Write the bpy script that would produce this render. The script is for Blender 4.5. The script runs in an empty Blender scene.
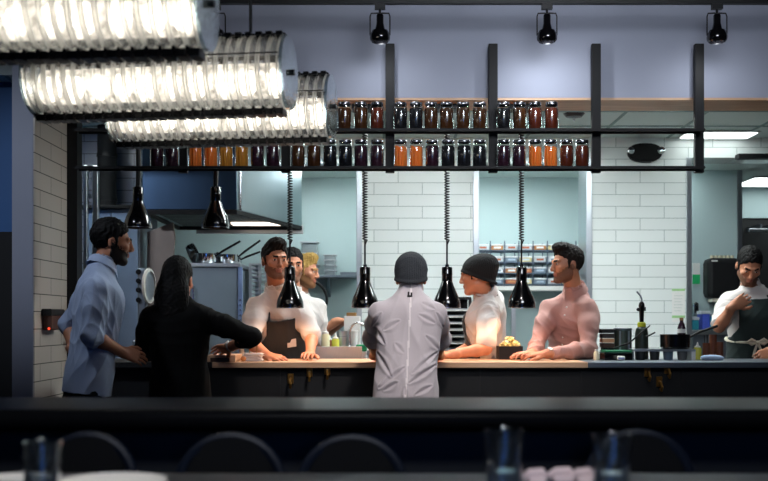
import bpy, math, random
import numpy as np
from mathutils import Vector, Matrix

random.seed(7)
F = 1066.667          # focal length in pixels (50 mm on a 36 mm sensor, 768 px wide)
CAMZ = 1.237          # seated eye height
HY = 322.0            # horizon row


def P(px, py, D):
    return Vector(((px - 384.0) / F * D, D, CAMZ + (HY - py) / F * D))


def PX(px, D):
    return (px - 384.0) / F * D


def PZ(py, D):
    return CAMZ + (HY - py) / F * D


COL = bpy.context.scene.collection
WLOC = {}


def lin(h):
    h = h.lstrip('#')
    out = []
    for i in (0, 2, 4):
        c = int(h[i:i + 2], 16) / 255.0
        out.append(c / 12.92 if c <= 0.04045 else ((c + 0.055) / 1.055) ** 2.4)
    return tuple(out)


# ------------------------------------------------------------------ materials
def newmat(name):
    m = bpy.data.materials.new(name)
    m.use_nodes = True
    nt = m.node_tree
    nt.nodes.clear()
    out = nt.nodes.new('ShaderNodeOutputMaterial')
    return m, nt, out


def mat(name, hexcol, rough=0.5, metal=0.0, vary=0.12, scale=20.0, bump=0.0, bscale=None, stretch=(1, 1, 1),
        spec=0.5, coat=0.0, sheen=0.0, hex2=None, sss=0.0):
    m, nt, out = newmat(name)
    N, L = nt.nodes, nt.links
    b = N.new('ShaderNodeBsdfPrincipled')
    c = lin(hexcol)
    tc = N.new('ShaderNodeTexCoord')
    mp = N.new('ShaderNodeMapping')
    mp.inputs['Scale'].default_value = stretch
    nz = N.new('ShaderNodeTexNoise')
    nz.inputs['Scale'].default_value = scale
    nz.inputs['Detail'].default_value = 4
    L.new(tc.outputs['Object'], mp.inputs['Vector'])
    L.new(mp.outputs['Vector'], nz.inputs['Vector'])
    mx = N.new('ShaderNodeMix')
    mx.data_type = 'RGBA'
    if hex2:
        c2 = lin(hex2)
        a_, b_ = c, c2
    else:
        a_ = tuple(max(0, x * (1 - vary)) for x in c)
        b_ = tuple(min(1, x * (1 + vary)) for x in c)
    mx.inputs[6].default_value = (*a_, 1)
    mx.inputs[7].default_value = (*b_, 1)
    L.new(nz.outputs['Fac'], mx.inputs[0])
    L.new(mx.outputs[2], b.inputs['Base Color'])
    b.inputs['Roughness'].default_value = rough
    b.inputs['Metallic'].default_value = metal
    b.inputs['Specular IOR Level'].default_value = spec
    b.inputs['Coat Weight'].default_value = coat
    b.inputs['Sheen Weight'].default_value = sheen
    if sss:
        b.inputs['Subsurface Weight'].default_value = sss
        b.inputs['Subsurface Radius'].default_value = (0.02, 0.008, 0.005)
        b.inputs['Subsurface Scale'].default_value = 0.5
    if bump:
        nb = N.new('ShaderNodeTexNoise')
        nb.inputs['Scale'].default_value = bscale or scale
        nb.inputs['Detail'].default_value = 5
        L.new(mp.outputs['Vector'], nb.inputs['Vector'])
        bp = N.new('ShaderNodeBump')
        bp.inputs['Strength'].default_value = bump
        bp.inputs['Distance'].default_value = 0.01
        L.new(nb.outputs['Fac'], bp.inputs['Height'])
        L.new(bp.outputs['Normal'], b.inputs['Normal'])
    L.new(b.outputs[0], out.inputs[0])
    return m


def emat(name, hexcol, strength):
    m, nt, out = newmat(name)
    e = nt.nodes.new('ShaderNodeEmission')
    nz = nt.nodes.new('ShaderNodeTexNoise')
    nz.inputs['Scale'].default_value = 3
    rp = nt.nodes.new('ShaderNodeMapRange')
    rp.inputs['To Min'].default_value = strength * 0.92
    rp.inputs['To Max'].default_value = strength * 1.08
    nt.links.new(nz.outputs['Fac'], rp.inputs['Value'])
    nt.links.new(rp.outputs[0], e.inputs['Strength'])
    e.inputs['Color'].default_value = (*lin(hexcol), 1)
    nt.links.new(e.outputs[0], out.inputs[0])
    return m


def glassmat(name, hexcol='#ffffff', rough=0.03, haze=0.0, edge=0.5, bumpscale=0.0, bump=0.2, stretch=(1, 1, 1)):
    """Thin glass: clear where seen face on, mirror-like towards grazing angles, a little haze."""
    m, nt, out = newmat(name)
    N, L = nt.nodes, nt.links
    tr = N.new('ShaderNodeBsdfTransparent')
    tr.inputs[0].default_value = (*lin(hexcol), 1)
    gl = N.new('ShaderNodeBsdfGlossy')
    gl.inputs['Roughness'].default_value = rough
    gl.inputs['Color'].default_value = (0.95, 0.97, 0.97, 1)
    lw = N.new('ShaderNodeLayerWeight')
    lw.inputs['Blend'].default_value = edge
    mr = N.new('ShaderNodeMapRange')
    mr.inputs['To Min'].default_value = 0.04
    mr.inputs['To Max'].default_value = 0.9
    L.new(lw.outputs['Facing'], mr.inputs['Value'])
    mix = N.new('ShaderNodeMixShader')
    L.new(mr.outputs[0], mix.inputs[0])
    L.new(tr.outputs[0], mix.inputs[1])
    L.new(gl.outputs[0], mix.inputs[2])
    last = mix
    nz = N.new('ShaderNodeTexNoise')
    tc = N.new('ShaderNodeTexCoord')
    mp = N.new('ShaderNodeMapping')
    mp.inputs['Scale'].default_value = stretch
    L.new(tc.outputs['Object'], mp.inputs[0])
    L.new(mp.outputs[0], nz.inputs['Vector'])
    nz.inputs['Scale'].default_value = bumpscale or 30
    nz.inputs['Detail'].default_value = 3
    if bumpscale:
        bp = N.new('ShaderNodeBump')
        bp.inputs['Strength'].default_value = bump
        bp.inputs['Distance'].default_value = 0.01
        L.new(nz.outputs['Fac'], bp.inputs['Height'])
        L.new(bp.outputs[0], gl.inputs['Normal'])
        L.new(bp.outputs[0], lw.inputs['Normal'])
    if haze:
        tl = N.new('ShaderNodeBsdfTranslucent')
        tl.inputs[0].default_value = (*lin(hexcol), 1)
        m2 = N.new('ShaderNodeMixShader')
        r2 = N.new('ShaderNodeMapRange')
        r2.inputs['From Min'].default_value = 0.35
        r2.inputs['From Max'].default_value = 0.7
        r2.inputs['To Min'].default_value = haze * 0.3
        r2.inputs['To Max'].default_value = haze * 1.7
        L.new(nz.outputs['Fac'], r2.inputs['Value'])
        L.new(r2.outputs[0], m2.inputs[0])
        L.new(mix.outputs[0], m2.inputs[1])
        L.new(tl.outputs[0], m2.inputs[2])
        last = m2
    L.new(last.outputs[0], out.inputs[0])
    return m


def tilemat(name, axis, hexcol='#e9efec', mortar='#aab5b2', w=0.41, h=0.1, zoff=0.017, xoff=0.0, rough=0.22):
    m, nt, out = newmat(name)
    N, L = nt.nodes, nt.links
    b = N.new('ShaderNodeBsdfPrincipled')
    tc = N.new('ShaderNodeTexCoord')
    sp = N.new('ShaderNodeSeparateXYZ')
    cb = N.new('ShaderNodeCombineXYZ')
    L.new(tc.outputs['Object'], sp.inputs[0])
    ad = N.new('ShaderNodeMath'); ad.operation = 'ADD'; ad.inputs[1].default_value = 20 * w + xoff
    az = N.new('ShaderNodeMath'); az.operation = 'ADD'; az.inputs[1].default_value = 10 * h - zoff
    L.new(sp.outputs[axis], ad.inputs[0])
    L.new(sp.outputs[2], az.inputs[0])
    L.new(ad.outputs[0], cb.inputs[0])
    L.new(az.outputs[0], cb.inputs[1])
    br = N.new('ShaderNodeTexBrick')
    L.new(cb.outputs[0], br.inputs['Vector'])
    br.inputs['Scale'].default_value = 1.0
    br.inputs['Brick Width'].default_value = w
    br.inputs['Row Height'].default_value = h
    br.inputs['Mortar Size'].default_value = 0.003
    br.inputs['Mortar Smooth'].default_value = 0.15
    c = lin(hexcol)
    br.inputs['Color1'].default_value = (*c, 1)
    br.inputs['Color2'].default_value = (*(x * 0.95 for x in c), 1)
    br.inputs['Mortar'].default_value = (*lin(mortar), 1)
    L.new(br.outputs['Color'], b.inputs['Base Color'])
    b.inputs['Roughness'].default_value = rough
    bp = N.new('ShaderNodeBump')
    bp.inputs['Strength'].default_value = 0.4
    bp.inputs['Distance'].default_value = 0.003
    bp.invert = True
    L.new(br.outputs['Fac'], bp.inputs['Height'])
    L.new(bp.outputs[0], b.inputs['Normal'])
    L.new(b.outputs[0], out.inputs[0])
    return m


def woodmat(name, h1, h2, rough=0.4, axis=0, scale=1.0):
    m, nt, out = newmat(name)
    N, L = nt.nodes, nt.links
    b = N.new('ShaderNodeBsdfPrincipled')
    tc = N.new('ShaderNodeTexCoord')
    mp = N.new('ShaderNodeMapping')
    s = [14, 14, 14]
    s[axis] = 1.2
    mp.inputs['Scale'].default_value = [x * scale for x in s]
    nz = N.new('ShaderNodeTexNoise')
    nz.inputs['Scale'].default_value = 2.5
    nz.inputs['Detail'].default_value = 8
    nz.inputs['Distortion'].default_value = 0.6
    L.new(tc.outputs['Object'], mp.inputs[0])
    L.new(mp.outputs[0], nz.inputs['Vector'])
    cr = N.new('ShaderNodeValToRGB')
    cr.color_ramp.elements[0].position = 0.32
    cr.color_ramp.elements[0].color = (*lin(h1), 1)
    cr.color_ramp.elements[1].position = 0.68
    cr.color_ramp.elements[1].color = (*lin(h2), 1)
    L.new(nz.outputs['Fac'], cr.inputs[0])
    L.new(cr.outputs[0], b.inputs['Base Color'])
    b.inputs['Roughness'].default_value = rough
    L.new(b.outputs[0], out.inputs[0])
    return m


# ------------------------------------------------------------------ mesh builder
class G:
    def __init__(s):
        s.v, s.f, s.mi, s.m = [], [], [], 0

    def add(s, vs, fs):
        o = len(s.v)
        s.v.extend([tuple(x) for x in vs])
        s.f.extend([tuple(i + o for i in f) for f in fs])
        s.mi.extend([s.m] * len(fs))
        return s

    def box(s, lo, hi, R=None, c=None):
        lo, hi = Vector(lo), Vector(hi)
        vs = [Vector((x, y, z)) for z in (lo.z, hi.z) for y in (lo.y, hi.y) for x in (lo.x, hi.x)]
        if R is not None:
            c = Vector(c) if c is not None else (lo + hi) / 2
            vs = [c + R @ (v - c) for v in vs]
        return s.add(vs, [(0, 2, 3, 1), (4, 5, 7, 6), (0, 1, 5, 4), (2, 6, 7, 3), (0, 4, 6, 2), (1, 3, 7, 5)])

    def quad(s, a, b, c, d):
        return s.add([a, b, c, d], [(0, 1, 2, 3)])

    def cyl(s, p0, p1, r0, r1=None, n=16, caps=True):
        r1 = r0 if r1 is None else r1
        p0, p1 = Vector(p0), Vector(p1)
        d = (p1 - p0).normalized()
        a = d.orthogonal().normalized()
        b = d.cross(a)
        vs = []
        for p, r in ((p0, r0), (p1, r1)):
            for i in range(n):
                t = 2 * math.pi * i / n
                vs.append(p + a * (r * math.cos(t)) + b * (r * math.sin(t)))
        fs = [(i, (i + 1) % n, n + (i + 1) % n, n + i) for i in range(n)]
        if caps:
            fs += [tuple(range(n - 1, -1, -1)), tuple(range(n, 2 * n))]
        return s.add(vs, fs)

    def lathe(s, prof, o, axis=(0, 0, 1), n=24, a0=0.0, a1=None):
        """prof: list of (radius, height along axis)."""
        o = Vector(o)
        d = Vector(axis).normalized()
        a = d.orthogonal().normalized()
        b = d.cross(a)
        full = a1 is None
        steps = n if full else n + 1
        span = 2 * math.pi if full else a1 - a0
        vs, fs = [], []
        for r, h in prof:
            for i in range(steps):
                t = a0 + span * i / n
                vs.append(o + d * h + a * (r * math.cos(t)) + b * (r * math.sin(t)))
        for k in range(len(prof) - 1):
            for i in range(n):
                j = (i + 1) % steps
                fs.append((k * steps + i, k * steps + j, (k + 1) * steps + j, (k + 1) * steps + i))
        return s.add(vs, fs)

    def tube(s, pts, r, n=8, caps=True):
        pts = [Vector(p) for p in pts]
        rs = r if isinstance(r, (list, tuple)) else [r] * len(pts)
        vs, fs = [], []
        t0 = (pts[1] - pts[0]).normalized()
        a = t0.orthogonal().normalized()
        for i, p in enumerate(pts):
            if i == 0:
                t = t0
            elif i == len(pts) - 1:
                t = (pts[i] - pts[i - 1]).normalized()
            else:
                t = ((pts[i + 1] - pts[i]).normalized() + (pts[i] - pts[i - 1]).normalized())
                t = t.normalized() if t.length > 1e-6 else (pts[i + 1] - pts[i]).normalized()
            a = (a - t * a.dot(t)).normalized()
            b = t.cross(a)
            for k in range(n):
                w = 2 * math.pi * k / n
                vs.append(p + a * (rs[i] * math.cos(w)) + b * (rs[i] * math.sin(w)))
        for i in range(len(pts) - 1):
            for k in range(n):
                j = (k + 1) % n
                fs.append((i * n + k, i * n + j, (i + 1) * n + j, (i + 1) * n + k))
        if caps:
            fs += [tuple(range(n - 1, -1, -1)), tuple(range((len(pts) - 1) * n, len(pts) * n))]
        return s.add(vs, fs)

    def ball(s, c, r, n=16, m=10, R=None):
        rx, ry, rz = (r, r, r) if not isinstance(r, (tuple, list)) else r
        c = Vector(c)
        vs, fs = [], []
        for j in range(m + 1):
            ph = math.pi * j / m
            for i in range(n):
                t = 2 * math.pi * i / n
                q = Vector((rx * math.sin(ph) * math.cos(t), ry * math.sin(ph) * math.sin(t), rz * math.cos(ph)))
                vs.append(c + (R @ q if R is not None else q))
        for j in range(m):
            for i in range(n):
                k = (i + 1) % n
                fs.append((j * n + i, (j + 1) * n + i, (j + 1) * n + k, j * n + k))
        return s.add(vs, fs)

    def prism(s, poly, d):
        """poly: planar 3-D outline, d: extrusion vector."""
        d = Vector(d)
        n = len(poly)
        vs = [Vector(p) for p in poly] + [Vector(p) + d for p in poly]
        fs = [tuple(range(n - 1, -1, -1)), tuple(range(n, 2 * n))]
        fs += [(i, (i + 1) % n, n + (i + 1) % n, n + i) for i in range(n)]
        return s.add(vs, fs)

    def build(s, name, mats, parent=None, smooth=True, bevel=0.0, origin=None, angle=38):
        o0 = Vector(origin) if origin is not None else Vector((0, 0, 0))
        if parent is not None:
            o0 = WLOC[parent.name]
        me = bpy.data.meshes.new(name)
        me.from_pydata([Vector(v) - o0 for v in s.v], [], s.f)
        mats = mats if isinstance(mats, (list, tuple)) else [mats]
        for m in mats:
            me.materials.append(m)
        me.polygons.foreach_set('material_index', s.mi)
        me.validate()
        import bmesh
        bm = bmesh.new()
        bm.from_mesh(me)
        bmesh.ops.remove_doubles(bm, verts=bm.verts, dist=1e-6)
        bmesh.ops.recalc_face_normals(bm, faces=bm.faces)
        bm.to_mesh(me)
        bm.free()
        if smooth:
            me.polygons.foreach_set('use_smooth', [True] * len(me.polygons))
            me.set_sharp_from_angle(angle=math.radians(angle))
        return link(name, me, parent, o0, bevel)


def link(name, me, parent=None, o0=Vector((0, 0, 0)), bevel=0.0):
    o = bpy.data.objects.new(name, me)
    COL.objects.link(o)
    if parent is not None:
        o.parent = parent
    else:
        o.location = o0
    WLOC[o.name] = Vector(o0)
    if bevel:
        b = o.modifiers.new('edge', 'BEVEL')
        b.width = bevel
        b.segments = 2
        b.limit_method = 'ANGLE'
        b.harden_normals = True
    return o


def thing(name, label, cat, loc=(0, 0, 0), group=None):
    o = bpy.data.objects.new(name, None)
    COL.objects.link(o)
    o.location = loc
    WLOC[o.name] = Vector(loc)
    return tag(o, label, cat, group)


def tag(o, label, cat, group=None, kind=None):
    o['label'] = label
    o['category'] = cat
    if group:
        o['group'] = group
    if kind:
        o['kind'] = kind
    return o


def struct(o):
    o['kind'] = 'structure'
    return o


def dup(root, loc, label=None):
    r = root.copy()
    COL.objects.link(r)
    r.location = loc
    WLOC[r.name] = Vector(loc)
    if label:
        r['label'] = label
    for ch in list(root.children):
        c = ch.copy()
        COL.objects.link(c)
        c.parent = r
        WLOC[c.name] = Vector(loc)
        for g in list(ch.children):
            d = g.copy()
            COL.objects.link(d)
            d.parent = c
            WLOC[d.name] = Vector(loc)
    return r


M = {}
M['black'] = mat('black_paint', '#101113', 0.5, vary=0.2, spec=.3)
M['blackgloss'] = mat('black_gloss', '#0d0d0f', 0.16, coat=0.3)
M['blackmatte'] = mat('black_matte', '#161719', 0.8)
M['blacksteel'] = mat('black_steel', '#0c0d0f', 0.6, metal=0.0, spec=.25, stretch=(1, 1, 12))
M['steel'] = mat('brushed_steel', '#b9bfc4', 0.32, metal=1.0, stretch=(1, 1, 30), bump=0.05, bscale=30)
M['darksteel'] = mat('worn_steel', '#7d8690', 0.38, metal=0.9, stretch=(30, 1, 1), bump=0.06, bscale=25)
M['chrome'] = mat('chrome', '#d7dbde', 0.12, metal=1.0)
M['tealwall'] = mat('teal_paint', '#b4c9cb', 0.6, vary=0.03, scale=3)
M['whiteplastic'] = mat('white_plastic', '#e8e8e4', 0.4, vary=0.04)
M['brass'] = mat('brass', '#9c7238', 0.35, metal=0.9)
M['green'] = mat('green_plastic', '#157a52', 0.4)
# ------------------------------------------------------------------ the setting
Dw = 6.45           # front face of the wall above the pass
Db = 9.04           # tiled piers at the back of the kitchen
Da = 10.3           # wall of the room behind the kitchen
Zs = PZ(98, Dw)     # underside of the wall above the pass
Zc = 2.80           # kitchen ceiling
Za = 2.63           # ceiling of the room behind
XL = PX(34, Dw)     # left reveal of the opening

m_floor = mat('dark_floor', '#2b2a2b', 0.5, vary=0.25, scale=3)
m_head = mat('grey_paint', '#8f94a3', 0.75, vary=0.04, scale=6, bump=0.04, bscale=120)
m_soffit = woodmat('pale_wood_soffit', '#b08a6c', '#c9a484', 0.5, 0)
m_blue = mat('blue_paint', '#1c5690', 0.6, vary=0.1, scale=4)
m_ceil = mat('ceiling_tile', '#d3e0de', 0.7, vary=0.05, scale=40)
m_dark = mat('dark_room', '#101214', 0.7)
m_tileX = tilemat('white_wall_tile', 0, xoff=0.085)
m_tileY = tilemat('white_side_tile', 1, '#b9b2aa', '#5d5b58', h=0.107, w=0.43, xoff=0.1)

g = G().box((-6, -1.5, -0.1), (6, 13, 0.0))
struct(g.build('floor', m_floor, smooth=False))
struct(G().box((-4.5, 7.0, -.001), (6, 13, .004)).build('floor_kitchen', mat('kitchen_floor', '#9a9b98', .45, vary=.15, scale=6), smooth=False))
# wall above the opening: front in grey paint, underside in pale wood
g = G()
g.box((PX(12, Dw), Dw, Zs + 0.002), (4.2, Dw + 0.335, 3.5))
struct(g.build('wall_header', m_head, smooth=False))
g = G().box((XL, Dw + 0.002, Zs - 0.012), (4.2, Dw + 0.333, Zs + 0.002))
struct(g.build('trim_soffit', m_soffit, smooth=False))
# pillar left of the opening with its tiled reveal
g = G().box((PX(12, Dw), Dw, 0), (XL - 0.006, 7.14, Zs + 0.002))
struct(g.build('wall_pillar', m_head, smooth=False))
g = G().box((XL - 0.006, Dw + 0.008, 0), (XL, 7.12, Zs - 0.012))
struct(g.build('wall_reveal', m_tileY, smooth=False))
g = G().box((PX(12, Dw) + 0.02, 7.12, 0), (PX(77, 7.12), 7.24, 3.4))
struct(g.build('trim_jamb', M['black'], smooth=False))
# blue wall of the neighbouring room, dark panelling below
g = G().box((-6, 6.95, PZ(232, 6.95)), (PX(12, Dw) + 0.01, 7.1, 3.5))
struct(g.build('wall_blue', m_blue, smooth=False))
g = G().box((-6, 6.93, 0), (PX(12, Dw) + 0.01, 7.1, PZ(232, 6.95)))
struct(g.build('trim_wainscot', M['blackmatte'], smooth=False))
# dining room shell (behind and around the camera)
m_dine = mat('dining_wall', '#3b3f48', 0.8)
g = G().box((-6, -1.6, 0), (6, -1.5, 3.5)); struct(g.build('wall_rear', m_dine, smooth=False))
struct(G().box((-.1, -1.5, .95), (1.0, -1.485, 2.3)).build('window_1', emat('evening_window', '#4a86e8', 2.5), smooth=False))
g = G()
for x_ in (-.13, .42, 1.0):
    g.box((x_, -1.5, .92), (x_ + .03, -1.47, 2.33))
for z_ in (.92, 2.3):
    g.box((-.13, -1.5, z_), (1.03, -1.47, z_ + .03))
struct(g.build('trim_window', M['black'], smooth=False))
g = G().box((-6.1, -1.5, 0), (-6, 13, 3.5)); struct(g.build('wall_left', m_dine, smooth=False))
g = G().box((6, -1.5, 0), (6.1, 13, 3.5)); struct(g.build('wall_right', m_dine, smooth=False))
g = G().box((-6, -1.5, 3.5), (6, 6.9, 3.6)); struct(g.build('ceiling_dining', m_dine, smooth=False))
# kitchen ceiling with its grid
g = G()
g.m = 0
g.box((-4.5, Dw + 0.3, Zc), (6, Db + 0.02, Zc + 0.1))
g.m = 1
for x in np.arange(-4.2, 6, 0.6):
    g.box((x - 0.012, Dw + 0.335, Zc - 0.006), (x + 0.012, Db, Zc))
for y in (7.3, 7.9, 8.5):
    g.box((-4.5, y - 0.012, Zc - 0.0065), (6, y + 0.012, Zc))
struct(g.build('ceiling', [m_ceil, mat('ceiling_grid', '#7f9796', 0.5)], smooth=False))
# tiled piers and the tiled band over the openings
PA = (PX(361, Db), PX(474, Db)); PB = (PX(591, Db), PX(687, Db))
for nm, (a, b) in (('wall_pier_a', PA), ('wall_pier_b', PB)):
    struct(G().box((a, Db, 0), (b, Db + 0.35, Za)).build(nm, m_tileX, smooth=False))
struct(G().box((-4.5, Db, Za), (6, Db + 0.35, Zc)).build('wall_band', m_tileX, smooth=False))
# steel corner guards
for i, (a, b) in enumerate(((356.5, 362), (473, 479), (586, 592), (686, 691.5))):
    g = G().box((PX(a, Db), Db - 0.012, 0), (PX(b, Db), Db + 0.36, Za))
    struct(g.build('trim_corner_%d' % (i + 1), M['steel'], bevel=0.004))
# room behind
struct(G().box((-4.5, Da, 0), (PX(741, Da), Da + 0.1, Za)).build('wall_back', M['tealwall'], smooth=False))
struct(G().box((-4.5, Db + 0.35, Za), (6, 13, Za + 0.1)).build('ceiling_back', m_ceil, smooth=False))
g = G().box((PX(692, 9.8), 9.8, 0), (PX(737, 9.8), 9.9, Za)); struct(g.build('wall_stub', M['tealwall'], smooth=False))
g = G().box((PX(737, 9.8), 9.78, 0), (PX(741.5, 9.8), 9.92, Za)); struct(g.build('trim_corner_5', M['steel'], smooth=False))
# wall with the dark doorway at the far right
zd = PZ(218, 11.0)
struct(G().box((PX(741, 11.0) - 0.4, 11.0, zd), (6, 11.1, Za)).build('wall_far', M['tealwall'], smooth=False))
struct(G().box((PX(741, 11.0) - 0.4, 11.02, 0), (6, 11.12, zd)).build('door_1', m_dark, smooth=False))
struct(G().box((-4.6, 7.2, 0), (-4.5, 11, 3.4)).build('wall_kitchen_left', M['tealwall'], smooth=False))
# dark steel beam under the tiled band at the right
struct(G().box((PX(739, 8.9), 8.9, PZ(158, 8.9)), (6, 9.0, PZ(153.5, 8.9))).build('trim_beam', M['black'], smooth=False))

# ceiling light panels (emitting)
m_panel = emat('light_panel', '#f3fdfd', 26.0)
m_panel_soft = emat('soft_light_panel', '#f0fbfa', 5.0)
def panel(x, y, z, sx, sy, label, m=None):
    t = thing('ceiling_light', label, 'ceiling light', (x, y, z), 'ceiling light panels of the kitchen')
    G().box((x - sx - .02, y - sy - .02, z - .016), (x + sx + .02, y + sy + .02, z - .007)).build('frame', M['whiteplastic'], t, smooth=False)
    G().box((x - sx, y - sy, z - .022), (x + sx, y + sy, z - .0161)).build('diffuser', m or m_panel, t, smooth=False)
    return t
panel(2.77, 8.84, Zc, .28, .13, 'bright square panel light in kitchen ceiling near the emergency light', m_panel_soft)
panel(0.3, 7.30, Zc, .55, .28, 'long panel light in kitchen ceiling above the grey beanie')
panel(1.75, 7.30, Zc, .5, .28, 'long panel light in kitchen ceiling above the pink shirt')
panel(0.95, 9.56, Za, .5, .1, 'panel light in back room ceiling above the wire shelving')
panel(2.50, 9.56, Za, .16, .1, 'small panel light in back room ceiling above the towel dispenser')
panel(-0.55, 9.56, Za, .4, .1, 'panel light in back room ceiling above the pan shelf')
panel(-2.35, 7.42, Zc, .35, .12, 'small panel light in kitchen ceiling above the tall steel cabinet')
panel(3.95, 10.5, Za, .4, .3, 'panel light in far room ceiling by the dark doorway', m_panel_soft)

# ------------------------------------------------------------------ pass counter
CT = 1.0
Cf, Cb = 6.3, 6.9
m_pass = woodmat('pass_wood', '#c39a76', '#dcb795', 0.35, 0)
xs = PX(588, 6.3)
t = thing('pass_counter', 'long dark pass counter with pale wooden worktop under the heat lamps', 'counter', (0, 6.6, 0))
x0 = PX(66, 6.3)
xw = PX(212, 6.3)
G().box((x0, Cf, CT - .035), (xw, Cb, CT)).build('dark_worktop', M['blackmatte'], t, bevel=.004)['label'] = 'black end section of the worktop'
G().box((xw, Cf, CT - .035), (xs, Cb, CT)).build('worktop', m_pass, t, bevel=.004)
G().box((xs, Cf, CT - .035), (4.2, Cb, CT)).build('steel_worktop', M['darksteel'], t, bevel=.004)['label'] = 'grey steel section of the worktop'
g = G()
g.box((x0 + .02, Cf + .05, 0), (4.2, Cf + .09, CT - .035))
g.box((x0 + .02, Cb - .05, 0), (4.2, Cb - .02, CT - .035))
g.box((x0 + .02, Cf + .09, .06), (4.2, Cb - .05, .1))
for x in np.arange(x0 + .05, 4.2, .6):
    g.box((x, Cf + .042, .02), (x + .012, Cf + .052, CT - .04))
g.build('body', M['blackmatte'], t, smooth=False)
G().box((x0 + .02, Cf + .03, .1), (4.2, Cf + .05, .18)).build('kick_rail', M['blacksteel'], t)

# low padded partition between dining room and pass
t = thing('bar_partition', 'wide dark polished bar ledge crossing the whole picture in front of the pass', 'ledge', (0, 3.0, 0))
m_bar = mat('dark_lacquer', '#0e0f11', 0.3, vary=0.3, scale=5, bump=0.02, bscale=6, spec=.02)
zt = PZ(397, 3.25)
poly = [Vector((-3, 3.25, zt - .05)), Vector((-3, 3.25, zt - .012)), Vector((-3, 3.238, zt))]
for a in np.linspace(0, math.pi, 13):
    poly.append(Vector((-3, 2.80 - .03 * math.sin(a) + 0, zt - .03 + .03 * math.cos(a))))
G().prism(poly, (6, 0, 0)).build('top_ledge', m_bar, t)
G().box((-3, 2.86, 0), (3, 3.2, zt - .05)).build('body', mat('bar_front', '#24272c', 0.6), t, smooth=False)

# ------------------------------------------------------------------ shelf with posts
t = thing('hanging_shelf', 'long black steel two-tier shelf hung on the grey wall by posts', 'shelf', (0, 6.4, Zs))
PD = 6.38
z1, z2 = PZ(132.5, PD), PZ(169.5, PD)
SH = (z1, z2)
g = G()
for px in (183, 286, 390, 493, 596, 699):
    x = PX(px, PD)
    G().box((x - .027, PD - .015, z2 - .02), (x + .027, PD + .025, PZ(44, PD))).build('post', M['blacksteel'], t, bevel=.003)
xa, xb = PX(80, PD), PX(699, PD)
for z in (z1, z2):
    g = G()
    g.box((xa, PD - .12, z - .012), (xb, PD - .112, z + .004))
    g.box((xa, PD - .025, z - .012), (xb, PD - .016, z + .004))
    for x in np.arange(xa, xb + .01, .0515):
        g.box((x - .0015, PD - .113, z - .004), (x + .0015, PD - .02, z - .001))
    g.box((xa, PD - .115, z - .002), (xb, PD - .018, z))
    g.build('shelf_board', M['blacksteel'], t, smooth=False)
g = G()
for px in (183, 286, 390, 493, 596, 699):
    for z in (PZ(60, PD), PZ(90, PD)):
        g.cyl((PX(px, PD), PD + .02, z), (PX(px, PD), Dw + .001, z), .012, n=10)
g.build('wall_bracket', M['black'], t)
# ------------------------------------------------------------------ preserve jars
JY = PD - .068
jar_glass = glassmat('jar_glass', '#f2f8f6', 0.04, edge=0.22)
m_lid = mat('jar_lid', '#8f9296', 0.25, metal=1.0)

def contents_mat(name, h1, h2, scale, stretch, rough=.25):
    veg = stretch[2] < .5
    return mat(name, h1, .6 if veg else rough, hex2=h2, scale=scale, stretch=stretch, coat=0 if veg else .3, spec=.15 if veg else .5)

KINDS = {
    'carrot': ('orange carrot sticks', contents_mat('carrot_sticks', '#ff6a14', '#ff9a48', 60, (1, 1, .06))),
    'amber': ('amber yellow pickle', contents_mat('amber_pickle', '#c9741a', '#f0a53e', 60, (1, 1, .08))),
    'purple': ('dark purple preserve', contents_mat('purple_preserve', '#160c16', '#4a2436', 45, (1, 1, 1))),
    'black': ('almost black preserve', contents_mat('black_preserve', '#0f0e11', '#26242a', 40, (1, 1, 1))),
    'brown': ('dark brown preserve', contents_mat('brown_preserve', '#2a1810', '#5f3518', 45, (1, 1, 1))),
    'red': ('red-brown preserve', contents_mat('red_preserve', '#3a1712', '#7a3420', 40, (1, 1, 1))),
}
jar_proto = {}

def jar(kind, loc, label):
    if kind in jar_proto:
        return dup(jar_proto[kind], loc, label)
    x, y, z = loc
    t = thing('preserve_jar', label, 'jar', loc, 'jars of preserves on the hanging shelf')
    prof = [(.0, .003), (.036, .003), (.041, .01), (.0415, .125), (.039, .137), (.0345, .146), (.0345, .158)]
    G().lathe(prof, loc, n=20).build('glass_body', jar_glass, t)
    if kind in ('carrot', 'amber'):
        g = G()
        rnd = random.Random(3)
        for i in range(22):
            a = i * 2.4
            r = .034 * math.sqrt((i + .5) / 22)
            cx, cy = x + r * math.cos(a), y + r * math.sin(a)
            h = .118 + rnd.uniform(-.012, .014)
            dx, dy = rnd.uniform(-.003, .003), rnd.uniform(-.003, .003)
            g.cyl((cx, cy, z + .007), (cx + dx, cy + dy, z + h), .0062, .005, n=7)
        g.build('contents', KINDS[kind][1], t)
    else:
        G().lathe([(0, .006), (.034, .006), (.0385, .013), (.0388, .118), (.036, .128), (0, .129)], loc, n=18).build('contents', KINDS[kind][1], t)
    g = G().lathe([(.0365, .145), (.0375, .147), (.0375, .1605), (.036, .163), (.03, .163), (.0285, .1615), (0, .162)], loc, n=24)
    g.build('lid', m_lid, t)
    jar_proto[kind] = t
    return t

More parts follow.
